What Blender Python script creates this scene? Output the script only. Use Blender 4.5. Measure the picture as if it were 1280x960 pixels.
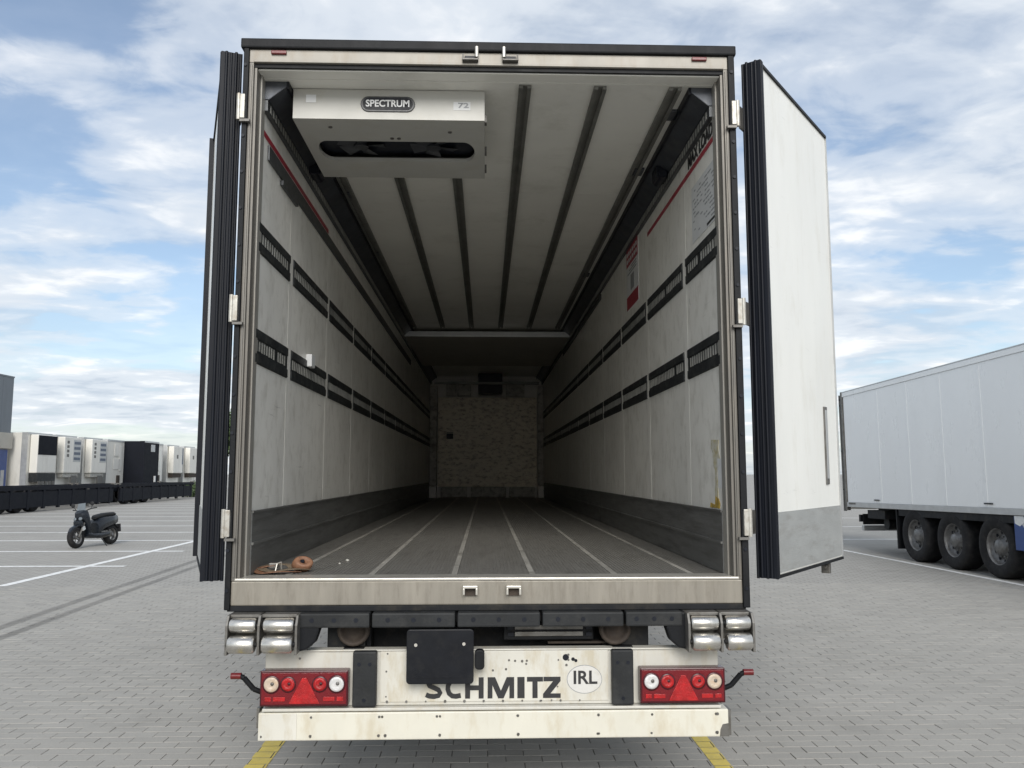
import bpy, bmesh, math, random
import numpy as np
from mathutils import Vector, Matrix
R = math.radians
random.seed(7)
for o in list(bpy.data.objects): bpy.data.objects.remove(o)
S = bpy.context.scene
COL = S.collection

# ------------------------------------------------------------------ camera
cd = bpy.data.cameras.new('camera'); cam = bpy.data.objects.new('camera', cd); COL.objects.link(cam)
cam.location = (-0.02, -4.2, 1.72)
cam.rotation_euler = (R(90 + 6.16), 0, R(-1.82))
cd.sensor_width = 36; cd.lens = 36 * 1037 / 1280; cd.clip_start = .05; cd.clip_end = 3000
S.camera = cam

# ------------------------------------------------------------------ sun and sky
SUN_EL, SUN_AZ = 30, 178          # azimuth clockwise from +Y: behind the camera, to the right
sd = bpy.data.lights.new('sun', 'SUN'); sun = bpy.data.objects.new('sun', sd); COL.objects.link(sun)
sd.energy = 2.0; sd.angle = R(33); sd.color = (1, .965, .91)
a, e = R(SUN_AZ), R(SUN_EL)
sdir = Vector((math.sin(a) * math.cos(e), math.cos(a) * math.cos(e), math.sin(e)))
sun.rotation_euler = (-sdir).to_track_quat('-Z', 'Y').to_euler()

W = bpy.data.worlds.new('World'); S.world = W; W.use_nodes = True
wt = W.node_tree; wt.nodes.clear()
def wn(t, **k):
    n = wt.nodes.new(t)
    for q, v in k.items(): setattr(n, q, v)
    return n
WL = wt.links.new
SKYLOC = (12.6, 5.1, 0)
tc = wn('ShaderNodeTexCoord')
nrm = wn('ShaderNodeVectorMath', operation='NORMALIZE'); WL(tc.outputs['Generated'], nrm.inputs[0])
sp = wn('ShaderNodeSeparateXYZ'); WL(nrm.outputs[0], sp.inputs[0])
def wm(op, a, b=None, clamp=False):
    n = wn('ShaderNodeMath', operation=op, use_clamp=clamp)
    for i, v in enumerate((a, b)):
        if v is None: continue
        if isinstance(v, (int, float)): n.inputs[i].default_value = v
        else: WL(v, n.inputs[i])
    return n.outputs[0]
zc = wm('ADD', wm('MAXIMUM', sp.outputs[2], 0.0), .11)
px = wm('DIVIDE', sp.outputs[0], zc); py = wm('DIVIDE', sp.outputs[1], zc)
cb = wn('ShaderNodeCombineXYZ'); WL(px, cb.inputs[0]); WL(py, cb.inputs[1]); cb.inputs[2].default_value = 3.7
def wnoise(scale, detail, rough, dist=0, rot=0, sc=(1, 1, 1), loc=(0, 0, 0)):
    m = wn('ShaderNodeMapping'); m.inputs['Rotation'].default_value = (0, 0, R(rot)); m.inputs['Scale'].default_value = sc
    m.inputs['Location'].default_value = loc
    WL(cb.outputs[0], m.inputs[0])
    n = wn('ShaderNodeTexNoise'); WL(m.outputs[0], n.inputs['Vector'])
    n.inputs['Scale'].default_value = scale; n.inputs['Detail'].default_value = detail
    n.inputs['Roughness'].default_value = rough; n.inputs['Distortion'].default_value = dist
    return n.outputs['Fac']
def wramp(f, pts):
    n = wn('ShaderNodeValToRGB'); n.color_ramp.interpolation = 'EASE'
    el = n.color_ramp.elements
    while len(el) < len(pts): el.new(.5)
    for q, (p, c) in zip(el, pts): q.position = p; q.color = (c, c, c, 1) if isinstance(c, (int, float)) else (*c, 1)
    WL(f, n.inputs[0]); return n.outputs[0]
big = wnoise(.55, 4, .5, .3, 20, (1, 1.2, 1), SKYLOC)
rip = wnoise(2.6, 7, .52, .3, -25, (.95, 1.2, 1))
fine = wnoise(6.0, 6, .55, .8, 35, (1, 1.2, 1))
mixv = wm('ADD', wm('ADD', wm('MULTIPLY', big, .62), wm('MULTIPLY', rip, .34)), wm('MULTIPLY', fine, .09))
cover = wramp(mixv, [(.435, 0), (.49, .6), (.56, 1)])
shade = wm('ADD', wm('MULTIPLY', rip, .75), wm('MULTIPLY', fine, .25))
ccol = wramp(shade, [(.36, (3.9, 4.4, 5.1)), (.50, (5.1, 5.5, 6.0)), (.64, (6.9, 7.0, 7.1))])
sky = wn('ShaderNodeTexSky', sky_type='NISHITA', sun_disc=False)
sky.sun_elevation = e; sky.sun_rotation = a; sky.air_density = 1.0; sky.dust_density = 1.0; sky.ozone_density = 1.2; sky.altitude = 20
hz = wramp(sp.outputs[2], [(0.0, .75), (.10, .35), (.32, 0)])     # thin veil towards the horizon, all round
cov2 = wm('MAXIMUM', wm('ADD', wm('MULTIPLY', cover, .76), .18), hz, True)
mx = wn('ShaderNodeMix', data_type='RGBA'); WL(cov2, mx.inputs[0]); WL(sky.outputs[0], mx.inputs[6]); WL(ccol, mx.inputs[7])
bg = wn('ShaderNodeBackground'); bg.inputs[1].default_value = .1
WL(mx.outputs[2], bg.inputs[0]); wo = wn('ShaderNodeOutputWorld'); WL(bg.outputs[0], wo.inputs[0])

S.view_settings.view_transform = 'Standard'; S.view_settings.look = 'None'
S.view_settings.exposure = 0.6; S.view_settings.gamma = 1
S.render.engine = 'CYCLES'
S.cycles.max_bounces = 16; S.cycles.diffuse_bounces = 14

# ------------------------------------------------------------------ materials
def mat(name, col, rough=.5, metal=0, var=.12, scale=2.5, stretch=(1, 1, 1), dirt=None, dirt_amt=0, dscale=4,
        dstretch=(1, 1, 1), bump=0, bscale=60, bstretch=(1, 1, 1), trans=None, dsharp=.08, rvar=.12, spec=None, marks=0):
    m = bpy.data.materials.new(name); m.use_nodes = True
    nt = m.node_tree; N = nt.nodes; L = nt.links.new; P = N['Principled BSDF']
    g = N.new('ShaderNodeNewGeometry')
    def noise(sc, st, det=6, ro=.6):
        mp = N.new('ShaderNodeMapping'); mp.inputs['Scale'].default_value = st; L(g.outputs['Position'], mp.inputs[0])
        t = N.new('ShaderNodeTexNoise'); t.inputs['Scale'].default_value = sc; t.inputs['Detail'].default_value = det
        t.inputs['Roughness'].default_value = ro; L(mp.outputs[0], t.inputs['Vector']); return t.outputs['Fac']
    def mixc(f, a, b):
        x = N.new('ShaderNodeMix'); x.data_type = 'RGBA'; L(f, x.inputs[0])
        for i, v in ((6, a), (7, b)):
            if isinstance(v, tuple): x.inputs[i].default_value = (*v, 1)
            else: L(v, x.inputs[i])
        return x.outputs[2]
    n1 = noise(scale, stretch)
    lo = tuple(c * (1 - var) for c in col); hi = tuple(min(1, c * (1 + var)) for c in col)
    r = N.new('ShaderNodeMapRange'); r.inputs[1].default_value = .3; r.inputs[2].default_value = .7; L(n1, r.inputs[0])
    c = mixc(r.outputs[0], lo, hi)
    if dirt:
        n2 = noise(dscale, dstretch, 9, .68)
        r2 = N.new('ShaderNodeMapRange'); r2.inputs[1].default_value = .62 - dirt_amt * .3 - dsharp; r2.inputs[2].default_value = .62 - dirt_amt * .3 + dsharp
        r2.inputs[4].default_value = min(1, .35 + dirt_amt); L(n2, r2.inputs[0])
        c = mixc(r2.outputs[0], c, dirt)
    if marks:
        r3 = N.new('ShaderNodeMapRange'); r3.inputs[1].default_value = .685; r3.inputs[2].default_value = .73; r3.inputs[4].default_value = marks
        L(noise(13, (1, .8, .7), 5, .75), r3.inputs[0]); c = mixc(r3.outputs[0], c, tuple(q * .28 for q in col))
        r4 = N.new('ShaderNodeMapRange'); r4.inputs[1].default_value = .66; r4.inputs[2].default_value = .70; r4.inputs[4].default_value = marks * .7
        L(noise(5, (1, .25, 5), 6, .7), r4.inputs[0]); c = mixc(r4.outputs[0], c, tuple(q * .5 for q in col))
    if spec is not None: P.inputs['Specular IOR Level'].default_value = spec
    L(c, P.inputs['Base Color'])
    P.inputs['Metallic'].default_value = metal
    rr = N.new('ShaderNodeMapRange'); rr.inputs[3].default_value = max(.03, rough - rvar); rr.inputs[4].default_value = min(1, rough + rvar)
    L(noise(scale * 3, stretch), rr.inputs[0]); L(rr.outputs[0], P.inputs['Roughness'])
    if bump:
        b = N.new('ShaderNodeBump'); b.inputs['Strength'].default_value = bump; b.inputs['Distance'].default_value = .01
        L(noise(bscale, bstretch, 4), b.inputs['Height']); L(b.outputs[0], P.inputs['Normal'])
    return m
M = {}
M['wall_white'] = mat('wall_white', (.82, .805, .75), .33, 0, .08, 1.6, (1, 1, .7), (.52, .50, .44), .15, 9, (1, 1, .7), .16, 14, (1, 1, .6), marks=.85)
M['ceiling'] = mat('ceiling', (.79, .78, .725), .4, 0, .06, 1.2, dirt=(.55, .54, .48), dirt_amt=.05, dscale=3)
M['strip'] = mat('strip', (.82, .805, .75), .36, 0, .05, 4, (1, 1, .3), (.55, .53, .48), .10, 9, (1, 1, .2))
M['rail_dark'] = mat('rail_dark', (.026, .029, .031), .5, .2, .25, 8, dirt=(.12, .12, .11), dirt_amt=.1, dscale=14, spec=.22)
M['slot'] = mat('slot', (.40, .40, .37), .5, .2, .2, 9, dirt=(.22, .22, .20), dirt_amt=.2, dscale=3)
M['corner_rail'] = mat('corner_rail', (.075, .082, .095), .42, .5, .2, 6, dirt=(.14, .14, .13), dirt_amt=.1, dscale=10)
M['perf'] = mat('perf', (.09, .095, .10), .42, .6, .25, 12)
M['ceil_rail'] = mat('ceil_rail', (.17, .17, .155), .5, .4, .2, 6)
M['floor'] = mat('floor', (.215, .207, .19), .42, .3, .10, 9, (4, .3, 1), (.13, .122, .108), .14, 5, (2, .5, 1), .3, 60, (1, 1, 1))
M['floor_strip'] = mat('floor_strip', (.44, .425, .385), .5, .4, .2, 8, (2, .3, 1), (.15, .14, .12), .15, 6)
M['scuff'] = mat('scuff', (.165, .166, .16), .45, .35, .14, 4, (1, .4, 3), (.075, .073, .068), .2, 8, (.6, .25, 3), .15, 30, (.3, .1, 6))
M['stainless'] = mat('stainless', (.15, .142, .128), .45, .35, .16, 5, (3, 3, .25), (.20, .18, .15), .2, 9, (3, 3, .3), .06, 60, (3, 3, .15))
M['sill'] = mat('sill', (.255, .236, .20), .45, .25, .12, 5, (3, 1, .3), (.16, .14, .112), .14, 12, (2.2, 1, .4), .08, 60, (4, 1, .2))
M['bright'] = mat('bright', (.55, .53, .48), .36, .55, .12, 9, (1, 1, 1), (.40, .37, .31), .12, 14)
M['header'] = mat('header', (.31, .292, .258), .5, .15, .10, 3, (1, 1, .6), (.27, .23, .18), .16, 10, (1.6, 1, .5))
M['post_inner'] = mat('post_inner', (.31, .30, .272), .4, .2, .12, 4, (3, 3, .2), (.30, .27, .23), .2, 9, (3, 3, .25))
M['hinge_grey'] = mat('hinge_grey', (.46, .45, .41), .4, .4, .14, 9, (2, 2, .5), (.26, .22, .17), .24, 22)
M['cream'] = mat('cream', (.59, .575, .515), .4, 0, .07, 3, (1, 1, .6), (.42, .35, .22), .16, 10, (1.3, 1, .45), .03, 40)
M['cream_panel'] = mat('cream_panel', (.54, .528, .478), .4, 0, .06, 3, (1, 1, .4), (.44, .38, .27), .12, 12, (1.3, 1, .35))
M['bar_cream'] = mat('bar_cream', (.62, .60, .515), .42, 0, .06, 4, (1, 1, .6), (.47, .40, .27), .14, 7, (1.4, 1, .5), .04, 40)
M['rubber'] = mat('rubber', (.007, .008, .010), .55, 0, .3, 6, (1, 1, .3), (.022, .022, .022), .10, 9, (1, 1, .3), .1, 80, spec=.22)
M['pad'] = mat('pad', (.017, .0185, .020), .6, 0, .25, 6, dirt=(.045, .045, .043), dirt_amt=.14, dscale=9, bump=.1, bscale=80, spec=.3)
M['gasket'] = mat('gasket', (.006, .0075, .012), .45, 0, .25, 6, (2, 2, .15), (.016, .018, .022), .14, 9, (2, 2, .15), spec=.22)
M['chassis'] = mat('chassis', (.012, .013, .015), .6, .1, .3, 5, dirt=(.045, .04, .032), dirt_amt=.14, dscale=8, spec=.22)
M['plate_black'] = mat('plate_black', (.008, .009, .012), .38, 0, .2, 8, dirt=(.022, .022, .022), dirt_amt=.1, dscale=11, spec=.22)
M['chrome'] = mat('chrome', (.62, .60, .56), .3, .9, .10, 9, (4, 1, 1), (.34, .31, .27), .16, 14, (.5, 3, 3), .05, 90, (.3, 3, 3))
M['steel_grey'] = mat('steel_grey', (.17, .165, .155), .5, .6, .2, 8, dirt=(.08, .07, .055), dirt_amt=.2, dscale=14)
M['rust'] = mat('rust', (.05, .038, .029), .8, .1, .35, 14, dirt=(.05, .04, .035), dirt_amt=.3, dscale=18)
M['lamp_red'] = mat('lamp_red', (.15, .006, .011), .16, 0, .12, 30, dirt=(.06, .004, .007), dirt_amt=.14, dscale=30, bump=.25, bscale=160)
M['lamp_dark'] = mat('lamp_dark', (.055, .005, .009), .25, 0, .15, 20)
M['lamp_bright'] = mat('lamp_bright', (.36, .010, .012), .14, 0, .35, 28, bump=.3, bscale=200)
M['lamp_clear'] = mat('lamp_clear', (.62, .615, .61), .14, .1, .1, 60, dirt=(.5, .49, .47), dirt_amt=.2, dscale=50, bump=.3, bscale=160)
M['lamp_amber'] = mat('lamp_amber', (.54, .45, .36), .14, .1, .1, 60, dirt=(.55, .36, .2), dirt_amt=.2, dscale=50, bump=.3, bscale=160)
M['marker_red'] = mat('marker_red', (.13, .012, .014), .3, 0, .2, 30)
M['red_line'] = mat('red_line', (.33, .025, .045), .45, 0, .12, 12, dirt=(.18, .03, .04), dirt_amt=.12, dscale=20)
M['print_black'] = mat('print_black', (.02, .02, .022), .5, 0, .2, 30)
M['print_grey'] = mat('print_grey', (.26, .27, .28), .5, 0, .2, 30)
M['sticker_white'] = mat('sticker_white', (.70, .71, .71), .4, 0, .05, 8, dirt=(.5, .49, .46), dirt_amt=.1, dscale=14)
M['notice'] = mat('notice', (.60, .61, .61), .42, 0, .04, 8)
M['tape'] = mat('tape', (.45, .40, .24), .6, 0, .2, 20, dirt=(.58, .57, .52), dirt_amt=.45, dscale=26)
M['tape_yellow'] = mat('tape_yellow', (.50, .34, .05), .6, 0, .3, 30, dirt=(.12, .08, .06), dirt_amt=.35, dscale=36)
M['door_white'] = mat('door_white', (.76, .76, .72), .38, 0, .05, 2, (1, 1, .3), (.62, .60, .53), .06, 6, (1.2, 1.2, .4), .05, 8, (1, 1, .6), marks=.3)
M['door_kick'] = mat('door_kick', (.40, .41, .40), .45, .3, .08, 4, (1, 1, 3), (.27, .26, .24), .15, 9, (.5, .5, 2), .1, 40, (.5, .5, 4))
M['unit'] = mat('unit', (.47, .465, .43), .4, 0, .05, 3, dirt=(.42, .40, .34), dirt_amt=.08, dscale=8)
M['unit_dark'] = mat('unit_dark', (.012, .014, .020), .4, 0, .2, 10, spec=.22)
M['fan'] = mat('fan', (.08, .085, .095), .35, .6, .2, 10)
M['badge'] = mat('badge', (.05, .052, .055), .35, .2, .2, 30)
M['bulkhead'] = mat('bulkhead', (.90, .83, .69), .45, 0, .06, 6, (1, 1, 3), (.14, .095, .06), .20, 7, (1.2, 1, 2.2), .8, 9, (.6, 1, 2.6))
M['bulk_grey'] = mat('bulk_grey', (.48, .47, .43), .6, 0, .2, 8, dirt=(.10, .09, .07), dirt_amt=.2, dscale=10)
M['trailer_white'] = mat('trailer_white', (.82, .835, .835), .3, 0, .025, .8, (1, 1, .5), (.76, .77, .76), .04, 3, (1, 1, .25))
M['far_white'] = mat('far_white', (.76, .74, .68), .4, 0, .05, 1, (1, 1, .3), (.48, .46, .40), .1, 2, (1, 1, .25))
M['alu'] = mat('alu', (.48, .49, .49), .4, .5, .1, 5)
M['navy'] = mat('navy', (.0035, .005, .010), .7, 0, .2, 1.5, spec=.22)
M['grille'] = mat('grille', (.10, .125, .17), .4, .2, .2, 6)
M['blue'] = mat('blue', (.022, .062, .22), .35, 0, .15, 3)
M['tyre'] = mat('tyre', (.013, .013, .014), .75, 0, .25, 8, dirt=(.035, .033, .03), dirt_amt=.16, dscale=9, bump=.2, bscale=60, spec=.22)
M['rim'] = mat('rim', (.17, .17, .168), .45, .5, .2, 12, dirt=(.09, .08, .07), dirt_amt=.22, dscale=16)
M['clad'] = mat('clad', (.16, .18, .20), .5, .2, .06, 2, (1, 1, .2))
M['beige'] = mat('beige', (.44, .42, .37), .6, 0, .06, 2)
M['scoot'] = mat('scoot', (.010, .013, .018), .28, .1, .25, 10)
M['scoot_matt'] = mat('scoot_matt', (.010, .0105, .012), .7, 0, .25, 20)
M['glass'] = mat('glass', (.13, .15, .165), .1, 0, .1, 10)
M['leather'] = mat('leather', (.23, .115, .065), .6, 0, .22, 40, dirt=(.15, .08, .05), dirt_amt=.22, dscale=45, bump=.2, bscale=200)
M['webbing'] = mat('webbing', (.19, .145, .095), .8, 0, .25, 40, dirt=(.11, .085, .06), dirt_amt=.3, dscale=40, bump=.3, bscale=300)
M['bark'] = mat('bark', (.09, .07, .05), .9, 0, .3, 8, bump=.5, bscale=20)
M['leaf'] = mat('leaf', (.060, .095, .034), .6, 0, .45, 1.5)
M['paint_white'] = mat('paint_white', (.80, .80, .78), .6, 0, .06, 3, dirt=(.42, .41, .39), dirt_amt=.2, dscale=9)
M['paint_yellow'] = mat('paint_yellow', (.64, .50, .09), .6, 0, .10, 9, dirt=(.40, .33, .11), dirt_amt=.16, dscale=18, bump=.15, bscale=120)

BW, BH = .22, .11       # paving brick with joint
def paving(name, joints):
    m = bpy.data.materials.new(name); m.use_nodes = True
    nt = m.node_tree; N = nt.nodes; L = nt.links.new; P = N['Principled BSDF']
    g = N.new('ShaderNodeNewGeometry'); s = N.new('ShaderNodeSeparateXYZ'); L(g.outputs['Position'], s.inputs[0])
    def mt(op, a, b=None, c=None, clamp=False):
        n = N.new('ShaderNodeMath'); n.operation = op; n.use_clamp = clamp
        for i, v in enumerate((a, b, c)):
            if v is None: continue
            if isinstance(v, (int, float)): n.inputs[i].default_value = v
            else: L(v, n.inputs[i])
        return n.outputs[0]
    yy = mt('DIVIDE', s.outputs[1], BH); row = mt('FLOOR', yy); odd = mt('FLOORED_MODULO', row, 2)
    xx = mt('ADD', mt('DIVIDE', s.outputs[0], BW), mt('MULTIPLY', odd, .5)); cell = mt('FLOOR', xx)
    cv = N.new('ShaderNodeCombineXYZ'); L(cell, cv.inputs[0]); L(row, cv.inputs[1])
    wnz = N.new('ShaderNodeTexWhiteNoise'); wnz.noise_dimensions = '2D'; L(cv.outputs[0], wnz.inputs['Vector'])
    def noise(sc, det=6, ro=.6, st=(1, 1, 1)):
        mp = N.new('ShaderNodeMapping'); mp.inputs['Scale'].default_value = st; L(g.outputs['Position'], mp.inputs[0])
        t = N.new('ShaderNodeTexNoise'); t.inputs['Scale'].default_value = sc; t.inputs['Detail'].default_value = det; t.inputs['Roughness'].default_value = ro
        L(mp.outputs[0], t.inputs['Vector']); return t.outputs['Fac']
    v = mt('ADD', .325, mt('MULTIPLY', mt('SUBTRACT', wnz.outputs[0], .5), .03))
    v = mt('ADD', v, mt('MULTIPLY', mt('SUBTRACT', noise(.35, 5), .5), .10))
    st_ = N.new('ShaderNodeMapRange'); L(noise(.9, 7, .65), st_.inputs[0]); st_.inputs[1].default_value = .60; st_.inputs[2].default_value = .74; st_.inputs[4].default_value = .07
    v = mt('SUBTRACT', v, st_.outputs[0])
    od = mt('GREATER_THAN', wnz.outputs[0], .985); v = mt('SUBTRACT', v, mt('MULTIPLY', od, .045))
    v = mt('ADD', v, mt('MULTIPLY', mt('SUBTRACT', noise(2.2, 8, .7), .5), .09))
    v = mt('ADD', v, mt('MULTIPLY', mt('SUBTRACT', noise(90, 3), .5), .12))
    # two old dark tyre tracks running along the bay
    f = mt('ADD', mt('ADD', s.outputs[0], 5.02), mt('MULTIPLY', s.outputs[1], .045))
    def band(c, w):
        d = mt('ABSOLUTE', mt('SUBTRACT', f, c)); r = N.new('ShaderNodeMapRange'); L(d, r.inputs[0])
        r.inputs[1].default_value = w * .5; r.inputs[2].default_value = w; r.inputs[3].default_value = 1; r.inputs[4].default_value = 0; return r.outputs[0]
    tr = mt('MULTIPLY', mt('MAXIMUM', band(-.19, .10), band(.13, .09)), mt('ADD', .2, mt('MULTIPLY', noise(1.3, 6), .5)), None, True)
    v = mt('MULTIPLY', v, mt('SUBTRACT', 1, mt('MULTIPLY', tr, .85)))
    if joints:
        fx = mt('FRACT', xx); fy = mt('FRACT', yy)
        ex = mt('MULTIPLY', mt('MINIMUM', fx, mt('SUBTRACT', 1, fx)), BW); ey = mt('MULTIPLY', mt('MINIMUM', fy, mt('SUBTRACT', 1, fy)), BH)
        jx = mt('LESS_THAN', ex, .006); jy = mt('MULTIPLY', mt('LESS_THAN', ey, .004), .6)
        jm = mt('MAXIMUM', jx, jy)
        v = mt('MULTIPLY', v, mt('SUBTRACT', 1, mt('MULTIPLY', jm, .58)))
    cc = N.new('ShaderNodeCombineColor'); L(v, cc.inputs[0]); L(mt('MULTIPLY', v, .965), cc.inputs[1]); L(mt('MULTIPLY', v, .885), cc.inputs[2])
    L(cc.outputs[0], P.inputs['Base Color']); P.inputs['Roughness'].default_value = .82
    b = N.new('ShaderNodeBump'); b.inputs['Strength'].default_value = .35; b.inputs['Distance'].default_value = .004
    L(noise(160, 3), b.inputs['Height']); L(b.outputs[0], P.inputs['Normal'])
    return m
M['paving'] = paving('paving', True); M['brick'] = paving('brick', False)

# ------------------------------------------------------------------ helpers
class MB:
    def __init__(s): s.v = []; s.f = []; s.sm = []
    def add(s, vs, fs, smooth=False):
        o = len(s.v); s.v += [tuple(q) for q in vs]; s.f += [tuple(i + o for i in f) for f in fs]; s.sm += [smooth] * len(fs); return s
    def box(s, x0, x1, y0, y1, z0, z1):
        x0, x1 = min(x0, x1), max(x0, x1); y0, y1 = min(y0, y1), max(y0, y1); z0, z1 = min(z0, z1), max(z0, z1)
        return s.add([(x0, y0, z0), (x1, y0, z0), (x1, y1, z0), (x0, y1, z0), (x0, y0, z1), (x1, y0, z1), (x1, y1, z1), (x0, y1, z1)],
                     [(0, 3, 2, 1), (4, 5, 6, 7), (0, 1, 5, 4), (1, 2, 6, 5), (2, 3, 7, 6), (3, 0, 4, 7)])
    def prism(s, poly, ax, a0, a1):          # polygon in the two other axes, extruded along ax
        def pt(p, q):
            return {0: (q, p[0], p[1]), 1: (p[0], q, p[1]), 2: (p[0], p[1], q)}[ax]
        n = len(poly); vs = [pt(p, a0) for p in poly] + [pt(p, a1) for p in poly]
        return s.add(vs, [tuple(range(n))[::-1], tuple(range(n, 2 * n))] + [(i, (i + 1) % n, n + (i + 1) % n, n + i) for i in range(n)])
    def lathe(s, prof, c, axis, n=24, smooth=True, caps=True):   # prof: (radius, offset along axis)
        ax = Vector(axis).normalized(); t = Vector((0, 0, 1)) if abs(ax.z) < .9 else Vector((1, 0, 0))
        u = ax.cross(t).normalized(); w = ax.cross(u); c = Vector(c); vs = []; fs = []
        for r, o in prof:
            for k in range(n):
                q = 2 * math.pi * k / n; vs.append(c + ax * o + (u * math.cos(q) + w * math.sin(q)) * r)
        for i in range(len(prof) - 1):
            for k in range(n): fs.append((i * n + k, i * n + (k + 1) % n, (i + 1) * n + (k + 1) % n, (i + 1) * n + k))
        s.add(vs, fs, smooth)
        if caps:
            m = len(prof) - 1
            s.add(vs[:n], [tuple(range(n))[::-1]]); s.add(vs[m * n:], [tuple(range(n))])
        return s
    def cyl(s, p0, p1, r, n=12, r1=None):
        d = Vector(p1) - Vector(p0); return s.lathe([(r, 0), (r if r1 is None else r1, d.length)], p0, d, n)
    def tube(s, pts, r, n=8):
        for a, b in zip(pts, pts[1:]): s.cyl(a, b, r, n)
        return s
    def build(s, name, m, parent=None, bev=0, seg=2, **props):
        me = bpy.data.meshes.new(name); me.from_pydata(s.v, [], s.f)
        me.polygons.foreach_set('use_smooth', s.sm)
        bm = bmesh.new(); bm.from_mesh(me)
        bmesh.ops.recalc_face_normals(bm, faces=bm.faces)
        if bev:
            ed = [q for q in bm.edges if len(q.link_faces) == 2 and q.calc_face_angle(0) > .5 and not (q.link_faces[0].smooth and q.link_faces[1].smooth)]
            bmesh.ops.bevel(bm, geom=ed, offset=bev, segments=seg, affect='EDGES', profile=.6, clamp_overlap=True)
        bm.to_mesh(me); bm.free()
        o = bpy.data.objects.new(name, me); COL.objects.link(o); o.parent = parent
        if m: me.materials.append(M[m] if isinstance(m, str) else m)
        for k, v in props.items(): o[k] = v
        return o
def B(*a): return MB().box(*a)
def copyo(o, parent=None, loc=None, rot=None):
    c = o.copy(); COL.objects.link(c); c.parent = parent
    if loc is not None: c.location = loc
    if rot is not None: c.rotation_euler = rot
    return c
def copy_tree(o, parent=None, loc=None, rot=None):
    kids = list(o.children); c = copyo(o, parent, loc, rot)
    for k in kids: copy_tree(k, c)
    return c
def thing(name, loc, label, cat, group=None, rot=(0, 0, 0)):
    o = bpy.data.objects.new(name, None); COL.objects.link(o); o.location = loc; o.rotation_euler = rot
    o['label'] = label; o['category'] = cat
    if group: o['group'] = group
    return o
def stadium(cx, cz, hw, hh, n=10):
    p = []
    for k in range(n + 1):
        q = -math.pi / 2 + math.pi * k / n; p.append((cx + hw - hh + hh * math.cos(q), cz + hh * math.sin(q)))
    for k in range(n + 1):
        q = math.pi / 2 + math.pi * k / n; p.append((cx - hw + hh + hh * math.cos(q), cz + hh * math.sin(q)))
    return p
def rrect(x0, x1, z0, z1, r, n=5):
    p = []
    for cx, cz, a0 in ((x1 - r, z0 + r, -90), (x1 - r, z1 - r, 0), (x0 + r, z1 - r, 90), (x0 + r, z0 + r, 180)):
        for k in range(n + 1):
            q = R(a0 + 90 * k / n); p.append((cx + r * math.cos(q), cz + r * math.sin(q)))
    return p
def text(s, name, m, parent, size, loc, rot, width=None, off=0.0, ext=.0008, space=1.0, align='CENTER', sx=None):
    cu = bpy.data.curves.new(name, 'FONT'); cu.body = s; cu.size = size; cu.extrude = ext; cu.offset = off
    cu.align_x = align; cu.align_y = 'CENTER'; cu.space_character = space; cu.resolution_u = 4
    t = bpy.data.objects.new(name, cu); COL.objects.link(t)
    dg = bpy.context.evaluated_depsgraph_get(); dg.update()
    me = bpy.data.meshes.new_from_object(t.evaluated_get(dg)); bpy.data.objects.remove(t)
    me.name = name; me.materials.clear(); me.materials.append(M[m])
    o = bpy.data.objects.new(name, me); COL.objects.link(o); o.parent = parent; o.location = loc; o.rotation_euler = rot
    if width:
        xs = [v.co.x for v in me.vertices]; k = width / (max(xs) - min(xs))
        for v in me.vertices: v.co.x *= k
    return o

# ------------------------------------------------------------------ ground
def sheet(name, pts, m, parent=None, **kw):
    return MB().add(pts, [tuple(range(len(pts)))]).build(name, m, parent, **kw)
ground = sheet('ground', [(-900, -300, -.0055), (900, -300, -.0055), (900, 1500, -.0055), (-900, 1500, -.0055)], 'paving', kind='structure')

bx0, bx1, by0, by1 = -7.04, 7.92, -2.53, 9.02
rows = range(int(round(by0 / BH)), int(round(by1 / BH)))
cells = []
for r_ in rows:
    off = .5 if r_ % 2 else 0
    for c_ in range(int(bx0 / BW), int(bx1 / BW)):
        cells.append(((c_ - off) * BW, r_ * BH))
F_, YW, PT = 1037., R(1.82), R(6.16)
def screen(x, y, z):
    d = Vector((x, y, z)) - cam.location
    fw = Vector((math.sin(YW) * math.cos(PT), math.cos(YW) * math.cos(PT), math.sin(PT))); rt = Vector((math.cos(YW), -math.sin(YW), 0)); up = rt.cross(fw)
    zz = d.dot(fw); return 640 + F_ * d.dot(rt) / zz, 480 - F_ * d.dot(up) / zz, zz
def in_view(c):
    x, y = c[0] + BW / 2, c[1] + BH / 2
    if y < -.5: return False
    u, v, w = screen(x, y, 0); return 5 < u < 1275 and v < 957
vis = sorted((c for c in cells if in_view(c)), key=lambda c: (c[0] + .13) ** 2 + (c[1] + 4.25) ** 2)[:300]
visset = set(vis)
G, CH = .0022, .0013
def brick_geo(x, y, dz=0, tx=0, ty=0):
    x0, x1, y0, y1 = x + G, x + BW - G, y + G, y + BH - G
    lo = [(x0, y0, -.012), (x1, y0, -.012), (x1, y1, -.012), (x0, y1, -.012)]
    mid = [(a, b, -.003 + dz) for a, b, _ in lo]
    top = [(x0 + CH, y0 + CH, dz - tx - ty), (x1 - CH, y0 + CH, dz + tx - ty), (x1 - CH, y1 - CH, dz + tx + ty), (x0 + CH, y1 - CH, dz - tx + ty)]
    fs = [(8, 9, 10, 11)] + [(i, (i + 1) % 4, 4 + (i + 1) % 4, 4 + i) for i in range(4)] + [(4 + i, 4 + (i + 1) % 4, 8 + (i + 1) % 4, 8 + i) for i in range(4)]
    return lo + mid + top, fs
bb = MB()
for c in cells:
    if c in visset: continue
    bb.add(*brick_geo(c[0], c[1], random.uniform(-.0012, .0012), random.uniform(-.0006, .0006), random.uniform(-.0006, .0006)))
bb.build('paving_bricks', 'brick', ground, kind='stuff')
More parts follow.
